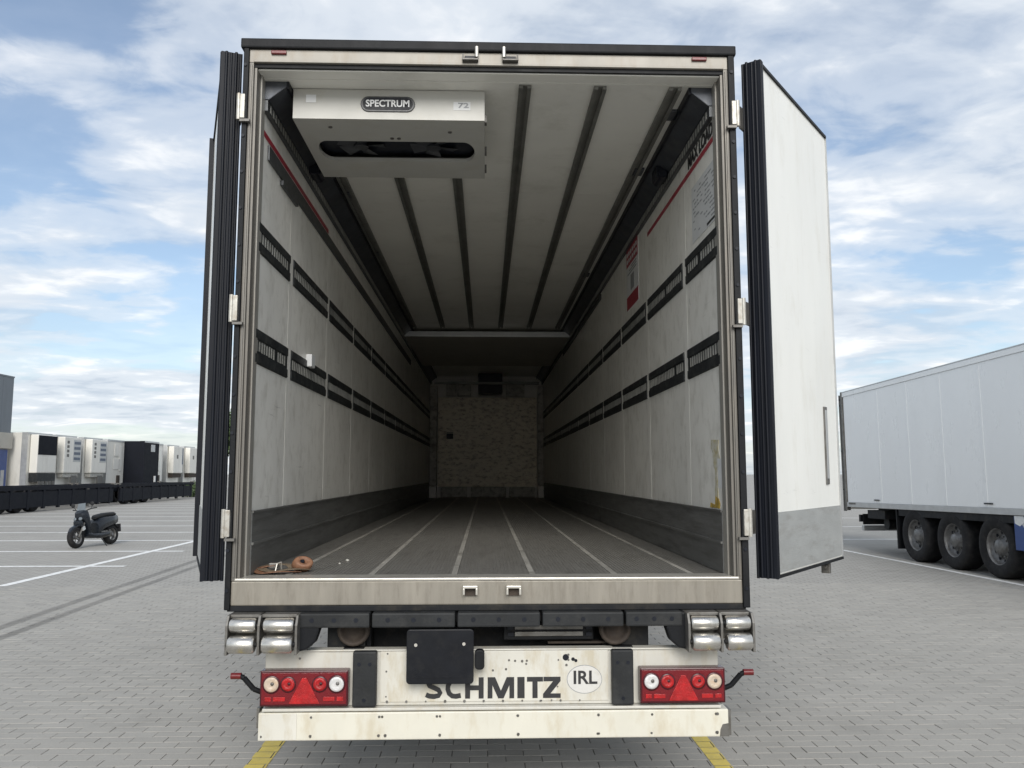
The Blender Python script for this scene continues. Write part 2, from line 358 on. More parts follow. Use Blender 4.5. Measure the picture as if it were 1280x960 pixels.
protob = [MB().add(*brick_geo(0, 0, random.uniform(-.001, .001), random.uniform(-.0006, .0006), random.uniform(-.0006, .0006))).build('paving_brick', 'brick', ground) for _ in range(6)]
for i, c in enumerate(vis):
    o = protob[i] if i < 6 else copyo(protob[i % 6], ground)
    o.location = (c[0], c[1], 0)
# yellow bay lines painted on the bricks (one clipped patch of paint for each brick)
for x0, x1 in ((-1.435, -1.305), (1.335, 1.44)):
    mb = MB()
    for cx, cy in cells:
        a_, b_ = max(cx + G + CH, x0), min(cx + BW - G - CH, x1)
        if b_ - a_ < .004: continue
        mb.add([(a_, cy + G + CH, .0028), (b_, cy + G + CH, .0028), (b_, cy + BH - G - CH, .0028), (a_, cy + BH - G - CH, .0028)], [(0, 1, 2, 3)])
    mb.build('yellow_bay_line', 'paint_yellow', ground)
# white bay markings of the parking field on the left and along the trailer on the right
ZL = -.0015
def line(x0, x1, y0, y1, z=ZL, name='white_bay_line'):
    sheet(name, [(x0, y0, z), (x1, y0, z), (x1, y1, z), (x0, y1, z)], 'paint_white', ground)
line(-7.54, -7.38, 9.05, 30.9)
for k in range(12):
    y = 11.75 + 3.02 * k
    line(-20.3, -7.545, y, y + .17)
    line(-7.375, -6.75, y - .02, y + .15)
sheet('white_bay_line', [(8.50, 3.0, ZL), (8.62, 3.0, ZL), (8.01, 17.5, ZL), (7.89, 17.5, ZL)], 'paint_white', ground)
for k in range(3): line(8.4, 21, 17.6 + 5.2 * k, 17.75 + 5.2 * k)

# ------------------------------------------------------------------ the open refrigerated trailer
T = thing('refrigerated_trailer', (0, 0, 0), 'large white refrigerated trailer in the centre with both rear doors swung wide open', 'trailer')
LEN = 13.95
FL, CE, IW = 1.2, 3.84, 1.23
# outer shell
B(-1.295, -1.262, .16, LEN + .1, 1.08, 3.985).build('side_wall', 'trailer_white', T)
B(1.262, 1.295, .16, LEN + .1, 1.08, 3.985).build('side_wall', 'trailer_white', T)
B(-1.30, 1.30, .13, LEN + .1, 3.955, 3.99).build('roof', 'trailer_white', T)
B(-1.26, 1.26, LEN, LEN + .1, 1.08, 3.95).build('front_wall', 'far_white', T)
# floor boards and the pale joint strips between them
js = [-1.035, -.606, -.18, .224, .65, 1.052]
ed = [-IW] + js + [IW]
for a_, b_ in zip(ed, ed[1:]):
    x0 = a_ + (.016 if a_ > -IW else 0); x1 = b_ - (.016 if b_ < IW else 0)
    fb_ = B(x0, x1, .15, LEN, FL - .03, FL).build('floor_board', 'floor', T)
    gv_ = MB(); x = x0 + .010
    while x < x1 - .012: gv_.box(x, x + .010, .152, LEN, FL - .001, FL + .0016); x += .020
    gv_.build('tread_ribs', 'floor', fb_, kind='stuff')
for j in js: B(j - .0145, j + .0145, .15, LEN, FL - .03, FL + .0035).build('joint_strip', 'floor_strip', T)
B(-1.25, 1.25, .13, LEN, 1.10, FL - .032).build('floor_base', 'chassis', T)
# ceiling
yc = [.12] + [1.9 + 2.4 * k for k in range(5)] + [LEN]
for a_, b_ in zip(yc, yc[1:]): B(-IW, IW, a_ + .002, b_ - .002, CE, CE + .09).build('ceiling_panel', 'ceiling', T)
railx = [-1.06, -.645, -.23, .19, .605, 1.02]
for x in railx[:]:
    y0_ = 1.2 if x < 0 else .14
    m_ = MB(); m_.box(x - .034, x - .012, y0_, 7.7, CE - .022, CE - .0005); m_.box(x + .012, x + .034, y0_, 7.7, CE - .022, CE - .0005); m_.box(x - .012, x + .012, y0_, 7.7, CE - .008, CE - .0005)
    m_.build('ceiling_rail', 'ceil_rail', T)
for x, y in ((1.07, .42), (1.05, 1.35), (-1.065, 1.9), (-1.065, 3.6), (1.05, 4.4)):
    B(x - .035, x + .03, y, y + .13, CE - .016, CE - .0006).build('rail_bracket', 'corner_rail', T, bev=.003)
for s in (-1, 1):
    # liner panels with cover strips at every joint
    jy = [.16] + [.885 + 1.215 * k for k in range(11)] + [LEN]
    for a_, b_ in zip(jy, jy[1:]):
        B(s * IW, s * 1.26, a_ + .001, b_ - .001, FL - .03, CE).build('wall_panel', 'wall_white', T)
    for y in jy[1:-1]:
        m_ = MB(); m_.box(s * (IW - .0006), s * (IW + .002), y - .044, y + .044, 1.53, 3.69)
        m_.build('joint_cover', 'strip', T)
    # lashing rails: one dark perforated length per panel
    for z0, z1 in ((2.295, 2.480), (2.890, 3.055)):
        for a_, b_ in zip(jy, jy[1:]):
            y0 = a_ + (.050 if a_ > .2 else -.035); y1 = b_ - .050
            rl = B(s * (IW - .004), s * (IW + .002), y0, y1, z0, z1).build('lashing_rail', 'rail_dark', T)
            zc_ = (z0 + z1) / 2 + .004
            for za, zb in ((z0 + .004, z0 + .052), (z1 - .052, z1 - .004)): B(s * (IW - .0095), s * (IW - .0035), y0, y1, za, zb).build('rail_lip', 'rail_dark', rl, bev=.0015, seg=1)
            mb = MB(); y = y0 + .03; k = 0
            while y < y1 - .03:
                h = random.uniform(.026, .030)
                if random.random() > .03: mb.box(s * (IW - .0055), s * (IW - .003), y, y + random.uniform(.021, .027), zc_ - h, zc_ + h)
                y += .050
            mb.build('slots', 'slot', rl, kind='stuff')
    # kick plate
    for k in range(3):
        B(s * (IW - .012), s * (IW + .004), .155 if k == 0 else .155 + 4.62 * k, min(LEN, .151 + 4.62 * (k + 1)), FL + .001, 1.528).build('kick_plate', 'scuff', T, bev=.003, seg=1)
    B(s * (IW - .019), s * (IW - .011), .155, LEN, 1.518, 1.529).build('kick_plate_edge', 'scuff', T)
    B(s * (IW - .022), s * (IW - .011), .155, LEN, 1.355, 1.368).build('kick_plate_rib', 'scuff', T)
    # load beam track in the upper corner
    m_ = MB().prism([(s * 1.105, CE - .001), (s * 1.228, CE - .001), (s * 1.228, 3.735), (s * 1.20, 3.735), (s * 1.105, 3.812)], 1, .145, LEN)
    cr = m_.build('corner_track', 'corner_rail', T, bev=.004)
    B(s * 1.094, s * 1.108, .145, LEN, 3.80, CE - .0015).build('track_lip', 'gasket', cr)
    pf = B(s * 1.205, s * 1.2295, .145, LEN, 3.672, 3.733).build('perforated_rail', 'perf', T, bev=.002)
    mb = MB(); y = .2
    while y < 9: mb.box(s * 1.2035, s * 1.2075, y, y + .028, 3.682, 3.725); y += .056
    mb.build('perforations', 'slot', pf, kind='stuff')
    m_ = MB(); m_.box(s * 1.12, s * 1.20, 1.16, 1.30, 3.70, 3.78); m_.cyl((s * 1.16, 1.14, 3.72), (s * 1.16, 1.32, 3.72), .03)
    m_.build('beam_carriage', 'unit_dark', T, bev=.006)
    B(s * (IW - .004), s * (IW + .001), .10, 2.03, 3.545, 3.574).build('load_line', 'red_line', T)
B(-IW, -(IW - .012), .26, 9, 3.44, 3.525).build('cable_trunking', 'perf', T, bev=.003)
B(IW, IW - .012, 4.6, 9, 3.60, 3.655).build('cable_trunking', 'perf', T, bev=.003)
m_ = MB(); m_.box(-IW, -IW + .02, .55, .95, 3.40, 3.43); m_.build('trunking_clip', 'perf', T, bev=.003)
# things printed and stuck on the right wall
tw = R(90), 0, R(-90)
text('MAX LOAD', 'lettering', 'print_black', T, .105, (IW - .0035, .45, 3.622), tw, width=.56, off=.004)
nt_ = B(IW - .003, IW + .001, .14, .66, 3.10, 3.44).build('notice_sheet', 'notice', T)
mb = MB()
for k in range(11):
    z = 3.405 - .026 * k; y = .17
    while y < .60:
        w = random.uniform(.02, .075)
        if random.random() > .30 and not (.36 < y < .41): mb.box(IW - .0038, IW - .0025, y, min(y + w, .63), z - .004, z + .004)
        y += w + .012
mb.build('notice_print', 'print_grey', nt_, kind='stuff')
B(IW - .0042, IW - .0026, .17, .33, 3.112, 3.126).build('notice_footer', 'print_black', nt_)
sg = B(IW - .004, IW + .001, 2.43, 2.98, 3.135, 3.68).build('warning_sign', 'sticker_white', T)
B(IW - .0055, IW - .003, 2.435, 2.975, 3.52, 3.675).build('sign_header', 'red_line', sg)
B(IW - .0055, IW - .003, 2.435, 2.975, 3.14, 3.255).build('sign_footer', 'red_line', sg)
mb = MB(); mb.box(IW - .0055, IW - .003, 2.62, 2.78, 3.29, 3.42)
for k in range(3): mb.box(IW - .0055, IW - .003, 2.5, 2.92 - .08 * k, 3.445 + .024 * k, 3.455 + .024 * k)
mb.build('sign_print', 'print_grey', sg)
mb = MB()
for k in range(2):
    for j in range(6): mb.box(IW - .0062, IW - .005, 2.47 + .085 * j, 2.525 + .085 * j, 3.55 + .06 * k, 3.585 + .06 * k)
mb.build('sign_lettering', 'sticker_white', sg, kind='stuff')
def patch(pts, name, m, off):
    x = IW - off
    return MB().add([(x, y, z) for y, z in pts] + [(IW + .001, y, z) for y, z in pts],
             [tuple(range(len(pts)))] + [(i, (i + 1) % len(pts), len(pts) + (i + 1) % len(pts), len(pts) + i) for i in range(len(pts))]).build(name, m, T)
patch([(.22, 1.90), (.36, 1.905), (.37, 1.86), (.335, 1.83), (.33, 1.76), (.30, 1.74), (.31, 1.60), (.25, 1.585), (.255, 1.73), (.235, 1.78), (.20, 1.80), (.225, 1.85)], 'tape_residue', 'tape', .0030)
patch([(.16, 1.80), (.245, 1.80), (.24, 1.645), (.165, 1.64)], 'sticker_patch', 'sticker_white', .0034)
patch([(.24, 1.585), (.30, 1.60), (.31, 1.55), (.40, 1.56), (.41, 1.535), (.23, 1.535), (.22, 1.56)], 'torn_sticker', 'tape_yellow', .0040)
sb = MB().box(-IW, -IW + .04, 1.37, 1.48, 2.435, 2.52)
sb.build('sensor_box', 'sticker_white', T, bev=.006)

# far end: bulkhead, posts, blower and the lifted partition
bh = B(-1.045, 1.085, 13.74, 13.80, 1.44, 3.36)
bho = bh.build('bulkhead', 'bulkhead', T, bev=.01)
zq_ = [1.60, 1.79, 1.92, 2.17, 2.31, 2.58, 2.80, 3.02, 3.24]
for k in range(9):
    B(-1.05, 1.09, 13.722, 13.742, zq_[k], zq_[k] + random.uniform(.010, .022)).build('bulkhead_seam', 'bulkhead', bho)
B(-.86, -.72, 13.725, 13.745, 2.46, 2.61).build('bulkhead_hatch', 'unit_dark', bho)
for x0, x1 in ((-.97, -.41), (-.33, .42), (.49, 1.04)): B(x0, x1, 13.62, 13.73, 1.215, 1.43).build('return_air_duct', 'bulk_grey', T, bev=.02)
for x0, x1 in ((-1.215, -1.06), (1.10, 1.222)):
    B(x0, x1, 13.55, 13.72, 1.46, 3.60).build('bulkhead_post', 'bulk_grey', T, bev=.015)
    B(x0, x1, 13.52, 13.72, 1.205, 1.45).build('post_foot', 'strip', T, bev=.012)
for x0, x1 in ((-.87, -.66), (-.63, -.34), (.42, .82)): B(x0, x1, 13.72, 13.8, 3.39, 3.70).build('bulkhead_flap', 'bulk_grey', T, bev=.01)
B(-.18, .33, 13.2, 13.7, 3.40, 3.82).build('blower_housing', 'unit_dark', T, bev=.02)
B(-1.1, 1.1, 13.1, 13.14, 3.58, 3.63).build('cross_beam', 'ceil_rail', T)
pp = B(-1.205, 1.205, 7.86, 11.2, 3.722, 3.80).build('lifted_partition', 'beige', T, bev=.01)
B(-1.215, 1.215, 7.80, 7.862, 3.712, 3.79).build('partition_rail', 'alu', pp, bev=.006)

# rear frame
for s in (-1, 1):
    m_ = MB(); m_.box(s * 1.268, s * 1.245, .0, .16, 1.1925, 3.8715); m_.box(s * 1.245, s * 1.2305, .014, .16, 1.207, 3.8495)
    m_.box(s * 1.262, s * 1.252, -.006, .003, 1.21, 3.86)
    po = m_.build('corner_post', 'stainless', T, bev=.003)
    m_ = MB().box(s * 1.2312, s * 1.2220, .085, .155, FL + .005, 3.845); m_.build('post_reveal', 'post_inner', po, bev=.002)
    rb = B(1.303 if s > 0 else -1.297, s * 1.269, -.012, .14, 1.055, 3.96).build('edge_rubber', 'rubber', T, bev=.006)
    for k in range(15):
        z = 1.15 + .193 * k
        MB().cyl((s * 1.285, -.0125, z), (s * 1.285, -.018, z), .009, 8).build('bolt', 'unit_dark', rb)
    for z in (3.62, 2.553, 1.475):
        h = MB(); h.box(s * 1.278, s * 1.303, -.030, .02, z - .066, z + .066); h.cyl((s * 1.311, -.016, z - .07), (s * 1.311, -.016, z + .07), .012, 14)
        ho = h.build('hinge', 'hinge_grey', T, bev=.004)
        B(s * 1.25, s * 1.30, -.034, -.012, z - .085, z - .072).build('hinge_plate', 'steel_grey', ho)
B(-1.312, 1.312, -.02, .13, 3.945, 3.997).build('top_rubber', 'rubber', T, bev=.008)
m_ = MB(); m_.box(-1.268, 1.268, 0, .12, 3.872, 3.943); m_.box(-1.245, 1.245, -.006, .0, 3.872, 3.884)
hd = m_.build('header_beam', 'header', T, bev=.003)
B(-1.244, 1.244, .012, .118, 3.850, 3.871).build('header_seal', 'rubber', T)
B(-1.23, 1.23, .03, .119, CE + .003, CE + .0095).build('header_lining', 'ceiling', T)
for x in (-1.115, 1.115): B(x - .04, x + .04, -.014, .004, 3.915, 3.934).build('marker_lamp', 'marker_red', T, bev=.004)
for s_, x in ((-1, -.108), (1, .104)):
    k = MB(); k.box(x - .042, x + .042, -.035, .0, 3.888, 3.897); k.box(x - .042, x - .034, -.03, 0, 3.888, 3.925); k.box(x + .034, x + .042, -.03, 0, 3.888, 3.925)
    ko = k.build('lock_keeper', 'steel_grey', T, bev=.003)
    MB().cyl((x - s_ * .034, -.028, 3.905), (x - s_ * .034, -.028, 3.962), .010, 10).build('keeper_pin', 'bright', ko)
    B(x - .030, x + .030, -.010, .001, 3.898, 3.922).build('keeper_pocket', 'unit_dark', ko)
sl = B(-1.268, 1.268, 0, .13, 1.075, 1.192).build('sill_beam', 'sill', T, bev=.006)
B(-1.25, 1.25, -.008, .149, 1.193, 1.2065).build('sill_edge', 'bright', T, bev=.004)
B(-1.24, 1.24, .128, .154, 1.1935, 1.203).build('sill_gap', 'unit_dark', T)
for x in (-.093, .121):
    k = MB(); k.box(x - .037, x + .037, -.045, .0, 1.158, 1.172); k.box(x - .037, x - .026, -.045, 0, 1.127, 1.160); k.box(x + .026, x + .037, -.045, 0, 1.127, 1.160)
    ko = k.build('lock_keeper', 'bright', T, bev=.004)
    B(x - .026, x + .026, -.012, .001, 1.120, 1.157).build('keeper_pocket', 'rust', ko)
B(-1.285, 1.285, .004, .12, 1.046, 1.073).build('sill_underrail', 'chassis', T, bev=.003)
# rubber buffer strip below the sill, in lengths with three bolts each
xs = [-.93, -.575, -.160, .255, .665, .955]
for a_, b_ in zip(xs, xs[1:]):
    bs = B(a_ + .006, b_ - .006, -.055, .05, .976, 1.045).build('buffer_strip', 'pad', T, bev=.008)
    for k in range(3):
        x = a_ + (b_ - a_) * (.2 + .3 * k)
        MB().cyl((x, -.0545, 1.012), (x, -.0565, 1.012), .0115, 10).build('bolt_hole', 'unit_dark', bs)
B(-1.0, .98, .05, .14, .985, 1.044).build('buffer_carrier', 'chassis', T)
# roller buffers
def roller_set(s, x0, x1, x2, x3, dx):
    X0, X1 = min(x0, x3), max(x0, x3)
    br = MB()
    for x in (X0 - .012, (x1 + x2) / 2 - .009, X1 + .002):
        br.prism([(-.115, .862), (-.02, .862), (.06, .90), (.10, 1.044), (-.09, 1.044), (-.115, 1.0)], 0, x, x + .012)
    br.box(X0, X1, .02, .06, .90, 1.04); br.box(X0, X1, -.07, .05, 1.030, 1.044)
    bo = br.build('roller_bracket', 'steel_grey', T, bev=.002)
    inner = max(X0, X1) if s < 0 else min(X0, X1)
    MB().prism([(inner - s * .003, 1.043), (inner - s * .105, 1.043), (inner - s * .105, .965), (inner - s * .085, .905), (inner - s * .045, .872), (inner - s * .003, .862)], 1, -.05, .03).build('bracket_gusset', 'rubber', bo, bev=.01)
    for a_, b_ in ((x0, x1), (x2, x3)):
        a_, b_ = min(a_, b_) + .006, max(a_, b_) - .006
        for z, r, y, d in ((.997, .034, -.09, 0), (.912, .041, -.112, dx)):
            p = MB().lathe([(r * .82, 0), (r, .008), (r, b_ - a_ - .008), (r * .82, b_ - a_)], (a_, y, z), (1, 0, 0), 28)
            p.build('roller', 'chrome', bo)
            MB().cyl((a_ - .010, y, z), (b_ + .010, y, z), .012, 10).build('roller_axle', 'chassis', bo)
roller_set(-1, -1.243, -1.108, -1.082, -.928, -.01)
roller_set(1, 1.275, 1.143, 1.118, .975, .01)

# number plate carrier, lamp board, under-run bar
m_ = MB().prism(rrect(-.400, -.074, .708, .966, .018), 1, -.052, -.03)
pl = m_.build('plate_carrier', 'plate_black', T, bev=.004)
B(-.385, -.092, -.0545, -.051, .738, .745).build('plate_ledge', 'plate_black', pl)
for x, z in ((-.355, .893), (-.122, .897), (-.355, .768), (-.122, .768)):
    MB().cyl((x, -.0515, z), (x, -.056, z), .011 if z < .8 else .008, 12).build('plate_screw', 'bright' if z > .8 else 'plate_black', pl)
m_ = MB().prism(rrect(-.069, -.022, .772, .866, .018), 1, -.045, .0); m_.build('plate_lamp', 'rubber', pl, bev=.006)
board = MB(); board.box(-1.098, 1.145, .040, .060, .588, .852); board.box(-1.098, 1.145, .03, .10, .848, .856); board.box(-1.098, 1.145, .0, .055, .572, .586)
bo_ = board.build('lamp_board', 'cream_panel', T, bev=.003)
B(-.535, .592, .0345, .0405, .604, .846).build('board_panel', 'cream', bo_, bev=.002)
random.seed(11)
spots = [(.10, .80), (.13, .797), (.165, .795), (.185, .782), (.188, .797), (.395, .825), (.345, .80), (.02, .752), (.085, .757), (.385, .775), (.34, .672), (.255, .605), (.31, .607)] + [(-.5 + .095 * k, .606) for k in range(11)] + [(-.50, .835), (-.505, .75), (-.505, .63), (-.93, .815), (.395, .80)]
for x, z in spots:
    MB().cyl((x, .0346, z), (x, .0325, z), random.uniform(.004, .007), 8).build('rivet', 'steel_grey', bo_)
for x, z, r in ((.382, .812, .016), (.418, .803, .009), (.432, .796, .008)):
    MB().cyl((x, .0346, z), (x, .0335, z), r, 14).build('drilled_hole', 'unit_dark', bo_)
def glyphs(parent, spec, z0, h, y):
    for ch, x0, x1 in spec:
        w = x1 - x0; P_ = lambda u, v: (x0 + w * u, z0 + h * v); mb = MB()
        def poly(*p): mb.prism([P_(*q) for q in p], 1, y, y + .002)
        def stroke(cl, t):       # cl: centreline in unit space, t: half thickness in metres
            c = [Vector((x0 + w * u, z0 + h * v)) for u, v in cl]; A, Bq = [], []
            for k in range(len(c)):
                d = (c[min(k + 1, len(c) - 1)] - c[max(k - 1, 0)]).normalized(); n_ = Vector((-d.y, d.x)); A.append(c[k] + n_ * t); Bq.append(c[k] - n_ * t)
            mb.prism([tuple(q) for q in A] + [tuple(q) for q in Bq[::-1]], 1, y, y + .002)
        if ch == 'H': a = .27; poly((0, 0), (a, 0), (a, .39), (1 - a, .39), (1 - a, 0), (1, 0), (1, 1), (1 - a, 1), (1 - a, .62), (a, .62), (a, 1), (0, 1))
        elif ch == 'M': poly((0, 0), (.18, 0), (.18, .62), (.40, 0), (.60, 0), (.82, .62), (.82, 0), (1, 0), (1, 1), (.72, 1), (.50, .36), (.28, 1), (0, 1))
        elif ch == 'I': poly((0, 0), (1, 0), (1, 1), (0, 1))
        elif ch == 'T': a = .34; poly((a, 0), (1 - a, 0), (1 - a, .78), (1, .78), (1, 1), (0, 1), (0, .78), (a, .78))
        elif ch == 'Z': poly((0, 0), (1, 0), (1, .21), (.42, .21), (1, .80), (1, 1), (.03, 1), (.03, .79), (.57, .79), (0, .19))
        elif ch == 'S': stroke([(.95, .80), (.80, .87), (.50, .89), (.24, .85), (.14, .74), (.22, .62), (.50, .52), (.76, .42), (.86, .28), (.76, .15), (.50, .11), (.22, .13), (.02, .20)], h * .115)
        elif ch == 'C': stroke([(.97, .82), (.78, .88), (.52, .88), (.28, .80), (.15, .62), (.13, .45), (.22, .25), (.42, .13), (.65, .11), (.98, .15)], h * .115)
        mb.build('letter', 'print_black', parent)
xx_ = lambda p: (p - 614.7) * .003965 + .013
glyphs(bo_, [(c, xx_(a_), xx_(b_)) for c, a_, b_ in (('S', 533, 554), ('C', 558, 577), ('H', 582, 605), ('M', 610, 643), ('I', 647, 656), ('T', 659, 679), ('Z', 679, 701))], .618, .101, .0325)
M['oval'] = mat('oval', (.60, .59, .56), .4, 0, .05, 20, dirt=(.45, .42, .36), dirt_amt=.15, dscale=20)
MB().prism([(.474 + .088 * math.cos(q), .706 + .069 * math.sin(q)) for q in [2 * math.pi * k / 32 for k in range(32)]], 1, .0335, .0362).build('sticker_rim', 'print_grey', bo_)
ov = MB().prism([(.474 + .085 * math.cos(q), .706 + .066 * math.sin(q)) for q in [2 * math.pi * k / 32 for k in range(32)]], 1, .0325, .036)
oo = ov.build('country_sticker', 'oval', bo_)
text('IRL', 'lettering', 'print_black', oo, .088, (.476, .0318, .712), (R(90), 0, 0), width=.118, off=.002)
for x0, x1 in ((-.664, -.549), (.606, .712)):
    st = B(x0, x1, -.012, .034, .592, .855).build('rubber_pad', 'pad', bo_, bev=.008)
    xm = (x0 + x1) / 2
    for dx, z in ((-.026, .795), (.026, .795), (0, .625)): MB().cyl((xm + dx, -.0115, z), (xm + dx, -.0135, z), .0095, 8).build('pad_bolt', 'unit_dark', st)
def lamp(x0, x1, s):
    z0, z1 = .602, .770
    lm = B(x0, x1, -.022, .038, z0, z1).build('tail_lamp', 'lamp_dark', bo_, bev=.006)
    w = x1 - x0; X = lambda t: x0 + w * t; Z = lambda t: z0 + (z1 - z0) * t
    B(X(.02), X(.98), -.0245, -.02, Z(.06), Z(.94)).build('lens', 'lamp_red', lm, bev=.002)
    def disc(t, zt, r, m, ring):
        MB().lathe([(r * 1.22, .0), (r * 1.2, .0035), (r * .98, .0040)], (X(t), -.0242, Z(zt)), (0, -1, 0), 24).build('lens_ring', 'lamp_dark', lm)
        d = MB().lathe([(r, .0), (r * .97, .0045), (r * .75, .0065), (r * .55, .0060), (r * .42, .0045), (r * .12, .0060)], (X(t), -.0242, Z(zt)), (0, -1, 0), 24); d.build('round_lens', m, lm)
        if ring: MB().lathe([(r * .26, .004), (r * .22, .0085), (r * .05, .009)], (X(t + .012), -.0242, Z(zt + .02)), (0, -1, 0), 14).build('bulb', 'lamp_dark' if ring == 2 else 'steel_grey', lm)
    t_ = (.13, .32, .68, .87)
    mm = ('lamp_amber', 'lamp_bright', 'lamp_bright', 'lamp_clear') if s < 0 else ('lamp_clear', 'lamp_bright', 'lamp_bright', 'lamp_amber')
    for t, m_ in zip(t_, mm): disc(t, .62, .036 if 'bright' not in m_ else .032, m_, 1 if 'bright' not in m_ else 2)
    MB().prism([(X(.33), Z(.08)), (X(.68), Z(.08)), (X(.53), Z(.80)), (X(.48), Z(.80))], 1, -.029, -.024).build('triangle_reflector', 'lamp_bright', lm, bev=.002)
    for a_, b_ in ((.06, .13), (.155, .29), (.72, .85), (.875, .95)):
        B(X(a_), X(b_), -.0275, -.024, Z(.15), Z(.27)).build('lens_bar', 'lamp_bright', lm, bev=.002)
    x = x0 if s < 0 else x1
    ar = MB().tube([(x - s * .02, .02, .652), (x + s * .035, .0, .680), (x + s * .078, -.02, .738), (x + s * .10, -.025, .748)], .0125, 8)
    ao = ar.build('marker_arm', 'rubber', T)
    MB().cyl((x + s * .09, -.025, .748), (x + s * .138, -.025, .748), .0155, 12).build('marker_lens', 'marker_red', ao)
lamp(-1.106, -.682, -1); lamp(.742, 1.162, 1)
bar = B(-1.115, 1.180, .0, .10, .436, .566).build('underrun_bar', 'bar_cream', T, bev=.006)
B(-1.110, -.93, -.003, .001, .440, .562).build('bar_end_plate', 'cream', bar, bev=.001)
for x in (-1.14,): B(-1.128, -1.1155, .02, .10, .49, .585).build('bar_bracket', 'steel_grey', bar)
B(1.1805, 1.196, .015, .10, .437, .56).build('bar_bracket', 'steel_grey', bar)
MB().prism([(1.135, .437), (1.181, .437), (1.181, .50), (1.150, .495), (1.138, .47)], 1, -.0015, .001).build('chipped_corner', 'steel_grey', bar)
for x in (-1.1, -.86, -.822, -.86, -.52, -.50, -.535, -.25, -.235, .14, .145, .53, .535, .80, 1.12, 1.125):
    for z in (.545, .457):
        if random.random() < .8: MB().cyl((x + random.uniform(-.006, .006), .0004, z), (x, -.004, z), random.uniform(.0045, .0075), 8).build('rivet', 'steel_grey', bar)
# chassis, axles, wheels
for s in (-1, 1):
    B(s * .60, s * .74, .16, 12.8, .74, 1.03).build('chassis_beam', 'chassis', T)
    B(s * .62, s * .81, .10, .30, .852, .975).build('beam_end', 'chassis', T, bev=.006)
    bf = MB().lathe([(.080, 0), (.082, .03), (.076, .05), (.062, .05), (.056, .02), (.03, .016)], (s * .655 - .02, .100, .945), (0, -1, 0), 20); bf.build('rubber_buffer', 'rust', T)
    B(s * .62, s * .72, .05, .16, .60, .86).build('board_carrier', 'chassis', T)
    B(s * .55, s * .70, .10, .35, .45, .60).build('bar_carrier', 'chassis', T)
B(-.62, .62, .28, .40, .80, 1.02).build('cross_member', 'chassis', T)
bx = MB(); bx.box(.075, .53, .10, .26, .885, .965); bo2 = bx.build('connector_box', 'chassis', T, bev=.006)
for z in (.905, .938): B(.13, .475, .085, .102, z, z + .022).build('connector_slat', 'steel_grey', bo2, bev=.003)
for x in (.095, .49):
    for z in (.905, .938): B(x, x + .03, .088, .102, z, z + .018).build('connector_hole', 'unit_dark', bo2)
B(.30, .60, .12, .16, .862, .872).build('cross_strut', 'rust', T)

def wheel_proto(name='wheel'):
    # wheel around the local X axis, outer face at -x; radius .52
    t = MB().lathe([(.30, -.17), (.34, -.19), (.44, -.196), (.495, -.185), (.515, -.155), (.52, -.10), (.52, .10), (.515, .155), (.495, .185), (.44, .196), (.34, .19), (.30, .17)], (0, 0, 0), (1, 0, 0), 40, caps=False)
    for k in (-.11, -.055, 0, .055, .11): pass
    w = t.build(name, 'tyre')
    r = MB().lathe([(.302, -.17), (.292, -.165), (.285, -.13), (.26, -.06), (.20, -.055), (.175, -.075), (.135, -.10), (.12, -.15), (.10, -.165), (.0, -.17)], (0, 0, 0), (1, 0, 0), 32, caps=False)
    ro = r.build('rim', 'rim', w)
    h = MB()
    for k in range(10):
        q = 2 * math.pi * k / 10
        c = Vector((-.064, .232 * math.cos(q), .232 * math.sin(q))); h.cyl(c, c + Vector((-.006, 0, 0)), .027, 10)
    h.build('hand_holes', 'unit_dark', w)
    n = MB()
    for k in range(10):
        q = 2 * math.pi * (k + .5) / 10
        c = Vector((-.07, .165 * math.cos(q), .165 * math.sin(q))); n.cyl(c, c + Vector((-.03, 0, 0)), .016, 6)
    n.build('wheel_nuts', 'rim', w)
    return w
WP = wheel_proto(); WP_used = [False]
def wheel(parent, x, y, side, z=.52):
    rot = (random.uniform(0, 6), 0, 0 if side < 0 else math.pi)
    rot = (rot[0], 0, rot[2])
    if not WP_used[0]:
        WP_used[0] = True; WP.parent = parent; WP.location = (x, y, z); WP.rotation_euler = rot; return WP
    return copy_tree(WP, parent, (x, y, z), rot)
for y in (3.45, 4.76, 6.07):
    for s in (-1, 1): wheel(T, s * 1.06, y, s)
    MB().cyl((-.9, y, .52), (.9, y, .52), .07, 14).build('axle', 'chassis', T)
for s in (-1, 1):
    B(s * .86, s * 1.27, 2.78, 2.80, .30, 1.02).build('mud_flap', 'rubber', T)
    B(s * 1.0, s * 1.12, 11.2, 11.36, .25, 1.05).build('landing_leg', 'steel_grey', T)
    B(s * .95, s * 1.17, 11.1, 11.46, .0, .05).build('landing_foot', 'steel_grey', T)
    MB().box(s * 1.24, s * 1.27, 7.2, 10.6, .75, .87).box(s * 1.24, s * 1.27, 7.2, 10.6, .45, .57).build('side_guard', 'alu', T)

